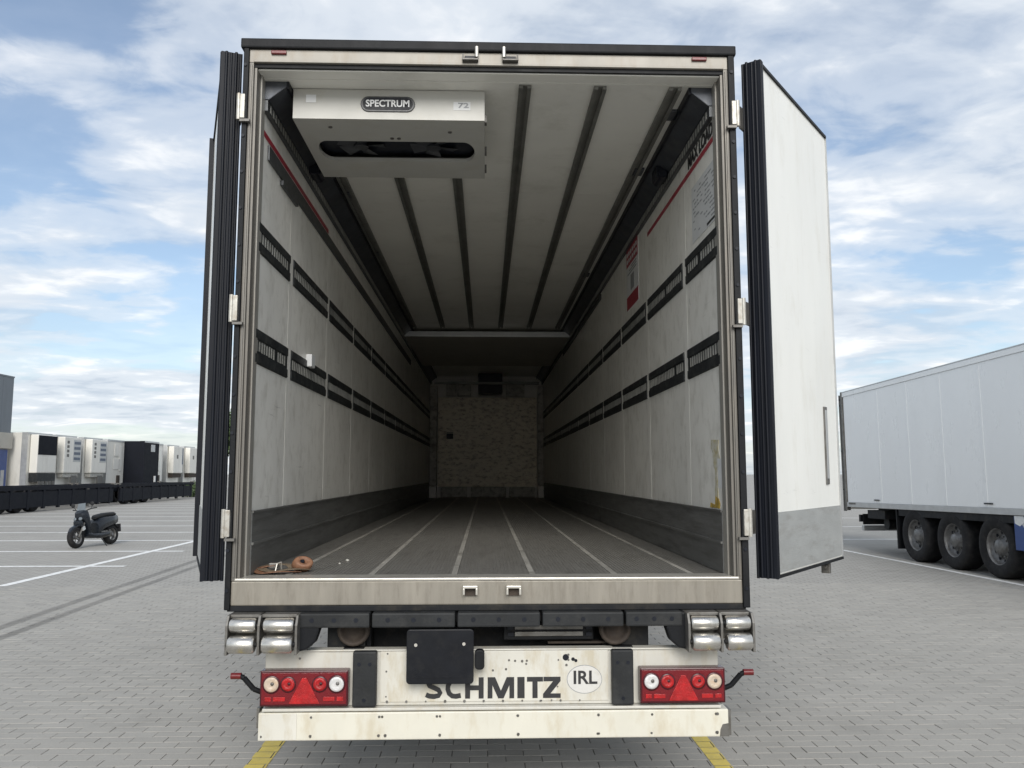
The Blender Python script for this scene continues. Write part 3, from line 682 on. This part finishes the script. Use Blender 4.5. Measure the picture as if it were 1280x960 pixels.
# rear doors, swung far round
def door(s, org, ang, w, name='rear_door'):
    # local x along the door away from the hinges, local y: s*[0,.09] is the thickness, inner face at y = 0
    z0, z1 = 1.205, 3.925
    d = B(0.0, w, s * .002, s * .088, z0, z1).build(name, 'door_white', T, bev=.004)
    d.location = org; d.rotation_euler = (0, 0, ang)
    B(.012, w - .01, -s * .003, s * .004, z0 + .012, 1.522).build('kick_plate', 'door_kick', d)
    g = MB()
    for k in range(5):        # hinge-edge seal: five upright lips
        y = s * (-.010 + .024 * k); x = -.012 - (.010 if k % 2 else .0) - .012 * k * .2
        g.lathe([(.0075, 0), (.0075, z1 - z0 + .02)], (x + .006, y, z0 - .014 + .003 * (k % 2)), (0, 0, 1), 8)
    g.box(-.014, .002, -s * .012, s * .094, z0 - .012, z1 + .010)
    g.box(-.012, .022, -s * .014, s * .003, z0 - .012, z1 + .008)
    g.build('hinge_seal', 'gasket', d)
    B(.022, w + .004, -s * .008, s * .003, z1 - .010, z1 + .006).build('edge_seal', 'rubber', d); B(.022, w + .004, -s * .008, s * .094, z0 - .014, z0 + .001).build('edge_seal', 'rubber', d)
    B(w, w + .010, -s * (.006 if s > 0 else .030), s * .094, z0, z1 + .004).build('edge_profile', 'alu' if s > 0 else 'gasket', d)
    B(w - .004, w + .018, s * .060, s * .10, z0 - .02, z1 + .0).build('outer_lip', 'gasket', d)
    if s > 0:
        hs = B(w - .285, w - .225, -.006, .003, 1.655, 2.125).build('grip_recess', 'steel_grey', d, bev=.002)
        B(w - .272, w - .238, -.0085, -.0055, 1.69, 2.105).build('grip_strap', 'alu', hs, bev=.001)
    for x in (w * .35, w * .72):
        MB().cyl((x, s * .093, z0 - .03), (x, s * .093, z1 + .02), .012, 10).build('lock_rod', 'bright', d)
        for z in (1.5, 2.2, 3.0, 3.6): B(x - .04, x + .04, s * .088, s * .106, z - .03, z + .03).build('rod_guide', 'steel_grey', d)
    c = MB(); xx = w - .20
    c.box(xx - .05, xx + .05, s * .03, s * .06, z0 - .055, z0 - .035); c.box(xx - .015, xx + .02, s * .02, s * .07, z0 - .085, z0 - .012); c.box(xx + .03, xx + .055, s * .03, s * .06, z0 - .09, z0 - .05)
    c.build('door_catch', 'steel_grey', d, bev=.004)
    for z in (3.62, 2.553, 1.475): B(-.06, .03, s * .088, s * .10, z - .06, z + .06).build('hinge_strap', 'steel_grey', d)
    return d
door(1, (1.447, .02, 0), math.atan2(.788, .615), 1.235)
door(-1, (-1.410, .02, 0), math.atan2(1.13, -.412), 1.21)

# cooling unit under the ceiling
u0, u1, v0, v1, w0, w1 = -1.088, -.032, .222, 1.12, 3.662, 3.828
cu = MB()
cu.box(u0, u1, v0, v0 + .012, w0 + .004, w1); cu.box(u0, u0 + .01, v0 + .012, v1, w0 + .01, w1); cu.box(u1 - .01, u1, v0 + .012, v1, w0 + .01, w1)
cu.box(u0, u1, v1, v1 + .01, w0 + .005, w1); cu.box(u0, u1, v0, v1, w1, w1 + .008)
cuo = cu.build('cooling_unit', 'unit', T)
inn = []
for k_ in range(17): q_ = -math.pi / 2 + math.pi * k_ / 16; inn.append(((u0 + u1) / 2 + .400 + .068 * math.cos(q_), .675 + .155 * math.sin(q_)))
for k_ in range(17): q_ = math.pi / 2 + math.pi * k_ / 16; inn.append(((u0 + u1) / 2 - .400 + .068 * math.cos(q_), .675 + .155 * math.sin(q_)))
n = len(inn); cx_, cy_ = (u0 + u1) / 2, (v0 + v1) / 2
outp = []
for x, y in inn:
    dx, dy = x - cx_, y - cy_
    t = min((u1 - cx_) / abs(dx) if dx else 9e9, (v1 - cy_) / abs(dy) if dy else 9e9); outp.append([cx_ + dx * t, cy_ + dy * t])
for X_, Y_ in ((u0, v0), (u0, v1), (u1, v0), (u1, v1)):
    i = min(range(n), key=lambda i: (outp[i][0] - X_) ** 2 + (outp[i][1] - Y_) ** 2); outp[i] = [X_, Y_]
mb = MB(); vs = [(x, y, w0) for x, y in inn] + [(x, y, w0) for x, y in outp] + [(x, y, w0 + .022) for x, y in inn]
mb.add(vs, [(i, (i + 1) % n, n + (i + 1) % n, n + i) for i in range(n)] + [(i, (i + 1) % n, 2 * n + (i + 1) % n, 2 * n + i) for i in range(n)])
mb.build('unit_underside', 'unit', cuo)
B(u0 + .02, u1 - .02, v0 + .03, v1 - .02, w1 - .03, w1 - .004).build('unit_cavity', 'unit_dark', cuo)
MB().prism(inn, 2, w0 + .05, w0 + .058).build('fan_grille', 'unit_dark', cuo)
for k in range(2):
    cx = (u0 + u1) / 2 + (-.22 if k == 0 else .22)
    f = MB().lathe([(.045, 0), (.04, .02)], (cx, .675, w0 + .024), (0, 0, 1), 16)
    for j in range(5):
        q = 2 * math.pi * j / 5 + k * .4; c_, s__ = math.cos(q), math.sin(q)
        P_ = lambda r, t, z: (cx + r * c_ - t * s__, .675 + r * s__ + t * c_, w0 + z)
        f.add([P_(.04, -.03, .026), P_(.14, -.05, .024), P_(.14, .05, .046), P_(.04, .03, .044)], [(0, 1, 2, 3)])
    f.build('fan', 'fan', cuo)
bd = MB().prism(stadium(-.567, 3.752, .150, .044), 1, v0 - .007, v0 - .0).build('badge', 'badge', cuo, bev=.003)
MB().prism(stadium(-.567, 3.752, .138, .034), 1, v0 - .009, v0 - .0068).build('badge_inner', 'unit_dark', bd)
text('SPECTRUM', 'lettering', 'sticker_white', bd, .054, (-.567, v0 - .0098, 3.752), (R(90), 0, 0), width=.24, off=.0012)
B(-1.018, -.963, v0 - .002, v0, 3.758, 3.802).build('unit_sticker', 'sticker_white', cuo)
B(-.205, -.11, v0 - .0015, v0, 3.724, 3.772).build('unit_label', 'notice', cuo)
text('72', 'lettering', 'print_grey', cuo, .04, (-.15, v0 - .002, 3.75), (R(90), 0, 0), width=.06, off=.001)
for x, y in ((-.90, .32), (-.23, .37), (-.57, .47), (-.53, .47)): MB().cyl((x, y, w0 + .001), (x, y, w0 - .006), .011, 10).build('screw', 'steel_grey', cuo)
for y in (.3, .75, 1.05): B(u1 - .001, u1 + .012, y, y + .05, w0 + .03, w0 + .07).build('latch', 'steel_grey', cuo)

# ------------------------------------------------------------------ loose strap on the floor
st = thing('load_strap', (-1.06, .30, FL + .002), 'brown load strap with a rolled end lying on the trailer floor by the left post', 'strap')
c = MB().lathe([(.017, -.030), (.034, -.034), (.043, -.026), (.046, .0), (.043, .026), (.034, .034), (.017, .030), (.017, -.030)], (.055, .03, .044), (.35, -.62, .70), 26, caps=False)
ro_ = c.build('strap_roll', 'leather', st); ro_.scale = (1.2, 1.0, .86)
MB().lathe([(.0175, -.02), (.0175, .022)], (.055, .03, .044), (.35, -.62, .70), 18).build('roll_core', 'unit_dark', st)
def ribbon(pts, w, t=.003):
    mb = MB(); L_ = []
    for i, p in enumerate(pts):
        a_ = Vector(pts[max(i - 1, 0)]); b_ = Vector(pts[min(i + 1, len(pts) - 1)]); d = (b_ - a_); d.z = 0; d.normalize(); nn = Vector((-d.y, d.x, 0)); p = Vector(p)
        L_ += [p + nn * w, p - nn * w, p - nn * w + Vector((0, 0, t)), p + nn * w + Vector((0, 0, t))]
    fs = []
    for i in range(len(pts) - 1):
        for k in range(4): fs.append((4 * i + k, 4 * i + (k + 1) % 4, 4 * i + 4 + (k + 1) % 4, 4 * i + 4 + k))
    m_ = len(L_) - 4
    return mb.add(L_, fs + [(0, 1, 2, 3), (m_, m_ + 1, m_ + 2, m_ + 3)])
def curve(ctrl, n=18):
    out = []; P_ = [Vector(ctrl[0])] + [Vector(c) for c in ctrl] + [Vector(ctrl[-1])]
    for i in range(1, len(P_) - 2):
        for k in range(n):
            t = k / n; a_, b_, c_, d_ = P_[i - 1], P_[i], P_[i + 1], P_[i + 2]
            out.append(.5 * ((2 * b_) + (c_ - a_) * t + (2 * a_ - 5 * b_ + 4 * c_ - d_) * t * t + (3 * b_ - a_ - 3 * c_ + d_) * t ** 3))
    return out + [P_[-2]]
ribbon(curve([(.10, .02, .012), (.03, -.06, .022), (-.06, -.07, .012), (-.13, -.03, .020), (-.11, .05, .030), (-.02, .05, .034), (.02, .02, .02)], 8), .024).build('webbing', 'webbing', st)
ribbon(curve([(.06, -.02, .004), (-.02, -.10, .014), (-.12, -.09, .006), (-.15, -.02, .022), (-.07, .0, .036)], 8), .022).build('webbing_tail', 'leather', st)
MB().tube([(-.05, -.075, .01), (-.045, -.06, .05), (-.03, -.035, .055), (-.032, -.02, .015)], .0045).build('hook', 'bright', st)
MB().box(-.10, -.055, -.02, .02, .02, .05).build('buckle', 'steel_grey', st, bev=.006)
for k, (x, y) in enumerate(((-.84, .85), (-.86, .70))):
    r_ = .013 if k == 0 else .008
    o = MB().lathe([(r_ * .5, 0), (r_, r_ * .3), (r_ * .7, r_ * .8), (.001, r_)], (0, 0, 0), (.2, .1, 1), 7).build('paper_scrap', 'bulk_grey', None)
    o.location = (x, y, FL + .001)
    o['label'] = ['largest pale scrap lying right of the brown strap on the trailer floor', 'small pale crumb just in front of the larger scrap beside the strap', 'tiny pale crumb left of the middle of the trailer floor', 'tiny pale crumb near the middle line of the trailer floor'][k]
    o['category'] = 'scrap'; o['group'] = 'crumbs on the trailer floor'

# ------------------------------------------------------------------ parked trailers
def near_trailer(loc, tilt, label, group, detail=True):
    # local: rear at y=0, front at y=13.6, x across; placed with the front towards the camera
    t = thing('parked_trailer', loc, label, 'trailer', group, (tilt, 0, math.pi))
    L_, zb, zt = 13.6, .95, 3.63
    B(-1.26, 1.26, .06, L_, zb + .02, zt - .02).build('box_core', 'trailer_white', t)
    for s in (-1, 1):
        sides = MB()
        ys = [.10] + [1.75 + 1.245 * k for k in range(10)] + [L_]
        if detail:
            for a_, b_ in zip(ys, ys[1:]):
                B(s * 1.255, s * 1.272, a_ + .003, b_ - .003, zb + .11, zt - .12).build('side_panel', 'trailer_white', t, bev=.002, seg=1)
            for y in ys[1:-1]: B(s * 1.265, s * 1.2755, y - .035, y + .035, zb + .115, zt - .125).build('panel_joint', 'trailer_white', t, bev=.002, seg=1)
        B(s * 1.25, s * 1.285, .02, L_, zt - .115, zt - .015).build('top_rail', 'trailer_white', t, bev=.006)
        B(s * 1.25, s * 1.288, .02, L_, zt - .014, zt + .006).build('roof_edge', 'alu', t)
        B(s * 1.25, s * 1.284, .02, L_, zb, zb + .105).build('bottom_rail', 'alu', t, bev=.005)
        B(s * 1.13, s * 1.25, 2.4, L_, zb - .13, zb - .002).build('wheel_arch_rail', 'chassis', t)
        for y in (1.55, 5.55): B(s * 1.2845, s * 1.294, y - .12, y + .12, zb + .16, zb + .185).build('side_marker', 'rail_dark', t)
        B(s * 1.284, s * 1.289, .16, .5, zb + .06, zb + .10).build('reflector', 'steel_grey', t)
        B(s * .5, s * .62, .2, L_ - .5, .62, zb).build('chassis_beam', 'chassis', t)
        for k in range(3):
            wheel(t, s * 1.06, 3.0 + 1.31 * k, s, .515 - math.tan(tilt) * (3.0 + 1.31 * k))
        B(s * .86, s * 1.26, 2.30, 2.335, .15, zb - .002).build('mud_flap', 'rubber', t)
        bxx = B(s * .86, s * 1.262, 6.15, 8.3, .40, zb - .01).build('pallet_box', 'blue', t, bev=.01)
        MB().prism([(6.25, .93), (6.42, .93), (6.75, .62), (6.75, .45), (6.62, .45), (6.45, .70)], 0, s * 1.2615, s * 1.2645).build('box_graphic', 'alu', bxx)
        MB().prism([(6.17, .94), (6.40, .94), (6.44, .86), (6.30, .78), (6.18, .82)], 0, s * 1.262, s * 1.2655).build('box_graphic', 'sticker_white', bxx)
        B(s * 1.0, s * 1.12, 10.4, 10.56, .05, zb).build('landing_leg', 'steel_grey', t)
        # rear corner: door edge, hinge straps and the rear frame
        B(s * 1.20, s * 1.292, -.03, .055, zb - .08, zt + .01).build('corner_post', 'steel_grey', t, bev=.006)
        B(s * 1.20, s * 1.26, -.20, -.15, zb - .1, zt - .05).build('door_edge', 'steel_grey', t)
        for z in (zt - .30, zt - .16, zb + .4, zb + 1.3): B(s * 1.22, s * 1.27, -.155, -.028, z - .018, z + .018).build('hinge_strap', 'chassis', t)
    for k in range(3):
        MB().cyl((-.95, 3.0 + 1.31 * k, .51), (.95, 3.0 + 1.31 * k, .51), .075, 12).build('axle', 'chassis', t)
    B(-1.2, 1.2, -.02, .06, zb - .05, zt).build('rear_door_leaf', 'far_white', t)
    B(-1.1, 1.1, .35, .47, .42, .54).build('underrun_bar', 'alu', t, bev=.005)
    B(-1.1, 1.1, .42, .47, .56, .80).build('lamp_board', 'chassis', t)
    for s in (-1, 1): B(s * .75, s * 1.15, .34, .42, .62, .78).build('tail_lamp', 'chassis', t)
    MB().cyl((-1.0, 1.35, .62), (1.0, 1.35, .62), .13, 16).build('air_tank', 'chassis', t)
    B(-1.2, 1.2, .9, 1.7, .72, .9).build('rear_subframe', 'chassis', t)
    B(-1.1, -.85, 1.9, 2.2, .35, .75).build('valve_box', 'steel_grey', t)
    # cooling unit at the nose
    B(-.95, .95, L_, L_ + .45, 1.9, 3.6).build('cooling_unit', 'far_white', t, bev=.04)
    return t
near_trailer((9.69, 15.1, 0), R(1.0), 'long white box trailer on the right with blue pallet box beside its wheels', None)
near_trailer((13.9, 17.2, 0), 0, 'white box trailer farther right, mostly hidden behind the one with the blue pallet box', None)

def far_trailer(y, kind, label, dx=0):
    # front end faces +X; local y runs from rear (0) to front (13.6)
    t = thing('parked_trailer', (-25 - 13.6 + dx, y + 1.275, 0), label, 'trailer', 'trailers parked nose out along the far side', (0, 0, R(-90)))
    body = 'navy' if kind == 'dark' else 'far_white'
    B(-1.275, 1.275, 0, 13.6, .98, 3.96).build('body', body, t, bev=.03)
    for s in (-1, 1): B(s * 1.27, s * 1.29, 13.3, 13.62, .98, 3.97).build('corner_profile', 'alu' if kind != 'dark' else 'navy', t, bev=.005)
    B(-1.27, 1.27, 13.58, 13.63, 3.86, 3.975).build('roof_profile', 'alu', t, bev=.005)
    B(-.62, .62, .4, 13.2, .72, .979).build('chassis_frame', 'chassis', t)
    for s in (-1, 1):
        leg = B(s * .95, s * 1.08, 11.2, 11.34, .04, .98).build('landing_leg', 'steel_grey', t)
        B(s * .86, s * 1.17, 11.1, 11.44, 0, .05).build('landing_foot', 'steel_grey', leg)
    if kind in ('black_unit', 'louvre', 'small_unit'):
        u = B(-(1.02), -(-1.02), 13.62, 14.05, 1.75, 3.86).build('cooling_unit', 'far_white', t, bev=.05)
        if kind == 'black_unit':
            B(-(.98), -(-.98), 14.045, 14.07, 2.75, 3.82).build('grille', 'navy', u, bev=.02)
            B(-(.98), -(-.98), 13.6, 14.06, 1.25, 1.74).build('equipment_bay', 'rail_dark', u, bev=.02)
            for k in range(5): B(-(-.62 + .38 * k), -(-.9 + .38 * k), 14.05, 14.09, 1.02, 1.3).build('coupling', 'steel_grey', u)
        elif kind == 'louvre':
            g = B(-(.92), -(.02), 14.045, 14.062, 2.42, 3.72).build('grille', 'alu', u, bev=.01)
            for k in range(4): B(-(.84), -(.10), 14.06, 14.075, 2.52 + .31 * k, 2.68 + .31 * k).build('louvre', 'grille', g)
            for k in range(4): B(-(-.48), -(-.72), 14.045, 14.06, 2.70 + .26 * k, 2.86 + .26 * k).build('vent', 'steel_grey', u)
            B(-(.9), -(-.9), 13.62, 13.95, 1.50, 1.745).build('equipment_bay', 'bulk_grey', u, bev=.01)
            B(-(.75), -(.05), 13.9, 13.97, 1.05, 1.6).build('fuel_panel', 'steel_grey', u, bev=.01)
        else:
            B(-(-.05), -(-.35), 14.045, 14.06, 2.9, 3.2).build('grille', 'steel_grey', u)
            B(-(1.03), -(.82), 13.9, 14.065, 2.45, 3.75).build('side_grille', 'grille', u)
            B(-(.95), -(-.9), 13.62, 13.95, 1.40, 1.74).build('equipment_bay', 'rust', u)
    elif kind == 'plain':
        for x0, x1, z0, z1 in ((-.2, .5, 2.9, 3.7), (-.3, .6, 2.0, 2.7), (.55, .95, 1.9, 3.6)):
            B(-(x1), -(x0), 13.61, 13.635, z0, z1).build('front_panel', 'strip', t, bev=.01)
        B(-(.6), -(.25), 13.62, 13.7, 1.0, 1.6).build('coupling_panel', 'rust', t)
    else:
        B(-(.55), -(-.15), 13.61, 13.63, 3.25, 3.75).build('front_sticker', 'alu', t)
        B(-(.9), -(-.9), 13.61, 13.68, 1.0, 1.12).build('coupling_rail', 'steel_grey', t)
        B(-(.72), -(.55), 13.61, 13.69, 1.05, 1.55).build('coupling_panel', 'sticker_white', t)
    for k in range(3):
        for s in (-1, 1): wheel(t, s * 1.05, 2.6 + 1.31 * k, s)
far_trailer(41.95, 'black_unit', 'white trailer with a black topped cooling unit on its nose, nearest the grey building')
far_trailer(44.85, 'louvre', 'white trailer with louvred cooling unit directly right of the black topped unit')
far_trailer(48.25, 'louvre', 'white trailer with louvred cooling unit directly left of the plain white nose')
far_trailer(51.55, 'plain', 'white trailer with plain nose and no cooling unit, left of the dark trailer')
far_trailer(54.2, 'dark', 'dark navy trailer standing farther out than the white ones of the far row', 1.35)
far_trailer(58.0, 'plain', 'white trailer mostly hidden behind the dark navy one', .2)
far_trailer(61.9, 'small_unit', 'white trailer just right of the dark navy trailer')
far_trailer(65.5, 'small_unit', 'rightmost white trailer of the far row, beside the open left door')

def chassis_trailer(y0, L_, label):
    t = thing('container_chassis', (-21.6, y0, 0), label, 'trailer chassis', 'empty container chassis in the lot')
    for s in (-1, 1):
        B(s * .50, s * .64, 0, L_, .72, 1.10).build('main_beam', 'navy', t)
        B(s * 1.12, s * 1.22, 0, L_, .98, 1.14).build('side_rail', 'navy', t)
        B(s * 1.10, s * 1.20, .3, L_ - .3, .20, .90).build('side_guard', 'navy', t)
        for k in range(9): B(s * 1.11, s * 1.215, .6 + k * 1.35, .78 + k * 1.35, .12, .979).build('guard_post', 'navy', t)
        leg = B(s * .95, s * 1.1, 9.2, 9.36, .05, 1.0).build('landing_leg', 'steel_grey', t)
        for k in range(3): wheel(t, s * .86, 1.6 + 1.31 * k, s)
    for k in range(7): B(-1.2, 1.2, .1 + k * (L_ - .3) / 6, .22 + k * (L_ - .3) / 6, .94, 1.12).build('cross_member', 'navy', t)
    for y in (.05, L_ - .25):
        for s in (-1, 1): B(s * 1.02, s * 1.24, y, y + .2, 1.10, 1.20).build('twist_lock', 'steel_grey', t)
chassis_trailer(30.4, 12.2, 'dark empty container chassis nearest the left edge, low in front of the white trailers')
chassis_trailer(42.9, 12.0, 'dark empty container chassis farther back, in front of the dark navy trailer')

# ------------------------------------------------------------------ building at the left edge
bl = thing('depot_building', (-25.75, 41.65, 0), 'tall grey clad depot building with beige band and blue gates at the left edge', 'building')
y = -24.0
while y < -.02:            # long wall towards the lot, one upright cladding panel per metre
    B(-8, 0, y + .006, y + .994, 3.90, 6.92).build('cladding_panel', 'clad', bl, bev=.01, seg=1); y += 1.0
B(-7.9, -.06, -23.9, -.06, 0, 3.05).build('wall', 'beige', bl)
B(-8.05, .12, -24.05, .01, 3.05, 3.895).build('beige_band', 'beige', bl, bev=.01)
B(-8.03, .02, -24.03, .015, 6.9, 6.98).build('roof_edge', 'clad', bl)
for a_ in (-5.05, -10.1, -15.1, -20.1):
    gt = B(-.06, .0, a_, a_ + 4.85, .02, 3.0).build('gate', 'blue', bl)
    for k in range(5): B(-.002, .012, a_ + .02, a_ + 4.83, .1 + .58 * k, .64 + .58 * k).build('gate_panel', 'blue', gt, bev=.01)
    B(.0, .02, a_ + 4.3, a_ + 4.6, .9, 1.9).build('gate_window', 'alu', gt)

# ------------------------------------------------------------------ scooter
sc = thing('motor_scooter', (-9.33, 16.2, 0), 'dark motor scooter parked alone on the empty bay field at left', 'scooter', None, (0, 0, R(-97)))
sc.rotation_euler = (R(7), 0, R(-103)); sc.scale = (.95, .95, .95)
# local x forward (towards the camera), y sideways
def swheel(x, r, w):
    t = MB().lathe([(r * .62, -w * .5), (r * .86, -w * .55), (r * .97, -w * .35), (r, 0), (r * .97, w * .35), (r * .86, w * .55), (r * .62, w * .5)], (x, 0, r), (0, 1, 0), 30, caps=False)
    o = t.build('wheel', 'tyre', sc)
    MB().lathe([(r * .63, -w * .4), (r * .55, -w * .3), (r * .5, 0), (r * .55, w * .3), (r * .63, w * .4)], (x, 0, r), (0, 1, 0), 24, caps=False).build('rim', 'rim', o)
    h = MB().cyl((x, -w * .5, r), (x, w * .5, r), r * .16, 12)
    for k in range(5):
        q = 2 * math.pi * k / 5; h.cyl((x, 0, r), (x + r * .58 * math.cos(q), 0, r + r * .58 * math.sin(q)), .016, 6)
    h.build('spokes', 'rim', o)
swheel(.66, .26, .12); swheel(-.60, .25, .14)
def loft(secs, name, m, parent=sc):      # secs: x, zc, half width, half height
    mb = MB(); n = 14; vs = []; fs = []
    for x, z, hw, hh in secs:
        for k in range(n):
            q = 2 * math.pi * k / n; c_, s_ = math.cos(q), math.sin(q)
            vs.append((x, hw * math.copysign(abs(c_) ** .6, c_), z + hh * math.copysign(abs(s_) ** .6, s_)))
    for i in range(len(secs) - 1):
        for k in range(n): fs.append((i * n + k, i * n + (k + 1) % n, (i + 1) * n + (k + 1) % n, (i + 1) * n + k))
    mb.add(vs, fs, True); mb.add(vs[:n], [tuple(range(n))]); mb.add(vs[-n:], [tuple(range(n))])
    return mb.build(name, m, parent)
loft([(-.86, .66, .05, .05), (-.80, .63, .11, .11), (-.55, .60, .16, .14), (-.25, .56, .17, .17), (-.08, .50, .17, .19), (.0, .42, .14, .16)], 'rear_body', 'scoot')
loft([(-.78, .76, .07, .03), (-.65, .775, .13, .045), (-.35, .765, .14, .05), (-.10, .73, .12, .05), (-.02, .70, .08, .03)], 'seat', 'scoot_matt')
loft([(-.45, .28, .12, .05), (-.1, .26, .15, .07), (.2, .27, .16, .06), (.36, .33, .13, .08)], 'floor_board', 'scoot')
loft([(.28, .40, .14, .16), (.34, .58, .19, .22), (.40, .72, .20, .20), (.46, .78, .16, .13), (.53, .76, .10, .08)], 'front_shield', 'scoot')
loft([(.50, .55, .11, .10), (.56, .60, .13, .08), (.62, .58, .07, .06)], 'nose', 'scoot')
for s in (-1, 1):
    MB().lathe([(.045, 0), (.04, .015), (.02, .02)], (.555, s * .075, .70), (.9, s * .3, .25), 14).build('headlight', 'glass', sc)
    MB().tube([(.38, s * .05, .88), (.34, s * .22, .93), (.28, s * .34, .94)], .014).build('handlebar', 'scoot_matt', sc)
    MB().lathe([(.05, 0), (.055, .012), (.03, .02)], (.35, s * .27, 1.05), (1, 0, 0), 14).build('mirror', 'scoot_matt', sc)
    MB().cyl((.33, s * .22, .94), (.35, s * .27, 1.04), .007, 6).build('mirror_stem', 'scoot_matt', sc)
    MB().tube([(.40, s * .075, .62), (.66, s * .085, .26)], .022, 8).build('fork', 'steel_grey', sc)
    MB().prism([(.50, .52), (.57, .47), (.55, .40), (.47, .44)], 1, s * .10, s * .145).build('indicator', 'alu', sc, bev=.006)
MB().add([(.42, -.12, .88), (.42, .12, .88), (.37, .10, 1.08), (.37, -.10, 1.08), (.435, -.12, .88), (.435, .12, .88), (.385, .10, 1.08), (.385, -.10, 1.08)],
         [(0, 1, 2, 3), (7, 6, 5, 4), (0, 4, 5, 1), (1, 5, 6, 2), (2, 6, 7, 3), (3, 7, 4, 0)]).build('windscreen', 'glass', sc, bev=.004)
loft([(.46, .50, .05, .03), (.62, .545, .075, .03), (.80, .47, .06, .03), (.88, .38, .04, .03)], 'front_mudguard', 'scoot')
loft([(-.52, .50, .05, .03), (-.70, .52, .075, .03), (-.86, .42, .07, .03)], 'rear_mudguard', 'scoot_matt')
B(-.90, -.87, -.10, .10, .30, .50).build('number_plate', 'scoot_matt', sc)
MB().cyl((-.15, -.19, .27), (-.72, -.20, .36), .055, 14).build('exhaust', 'steel_grey', sc)
loft([(-.62, .27, .05, .08), (-.40, .28, .09, .10), (-.15, .28, .10, .10)], 'engine', 'steel_grey')
MB().tube([(-.05, .12, .24), (-.10, .26, -.025)], .014).build('side_stand', 'scoot_matt', sc)

# ------------------------------------------------------------------ greenery beyond the lot
def leaves(n, rad, seed, size):
    rng = np.random.default_rng(seed); mb = MB()
    cl = rng.normal(size=(14, 3)); cl /= np.linalg.norm(cl, axis=1)[:, None]; cl *= (rng.random((14, 1)) ** .4) * np.array(rad) * .75
    for i in range(n):
        c = cl[rng.integers(14)] + rng.normal(size=3) * np.array(rad) * .24
        u = rng.normal(size=3); u /= np.linalg.norm(u); w = np.cross(u, rng.normal(size=3)); w /= np.linalg.norm(w) + 1e-6
        s_ = size * rng.uniform(.6, 1.3)
        mb.add([c + u * s_, c + w * s_ * .5, c - u * s_, c - w * s_ * .5], [(0, 1, 2, 3)])
    return mb
for i, (x, y, h, lab) in enumerate(((-26.6, 86, 8.6, 'green tree far behind, glimpsed between the left door and the trailer'),)):
    t = thing('tree', (x, y, 0), lab, 'tree')
    tr = MB().cyl((0, 0, 0), (0, 0, h * .62), .2, 10, .09)
    for k in range(7):
        q = k * 2.4; z = h * (.32 + .05 * k); tr.cyl((0, 0, z), (math.cos(q) * h * .19, math.sin(q) * h * .19, z + h * .16), .07, 6, .02)
    tr.build('trunk', 'bark', t)
    cr = leaves(3500, (h * .30, h * .30, h * .33), 3 + i, .22).build('crown', 'leaf', t); cr.location = (0, 0, h * .66)
for i, (x, y, lab) in enumerate(((-21.6, 58.5, 'low green shrub at the end of the dark chassis by the open door'), (-22.2, 61.5, 'second low green shrub farther behind the chassis end'))):
    t = thing('shrub', (x, y, 0), lab, 'shrub', 'shrubs by the lot edge')
    MB().cyl((0, 0, 0), (0, 0, .6), .05, 6, .02).build('stem', 'bark', t)
    lv = leaves(1400, (1.0, 1.5, .5), 20 + i, .10).build('foliage', 'leaf', t); lv.location = (0, 0, .55)
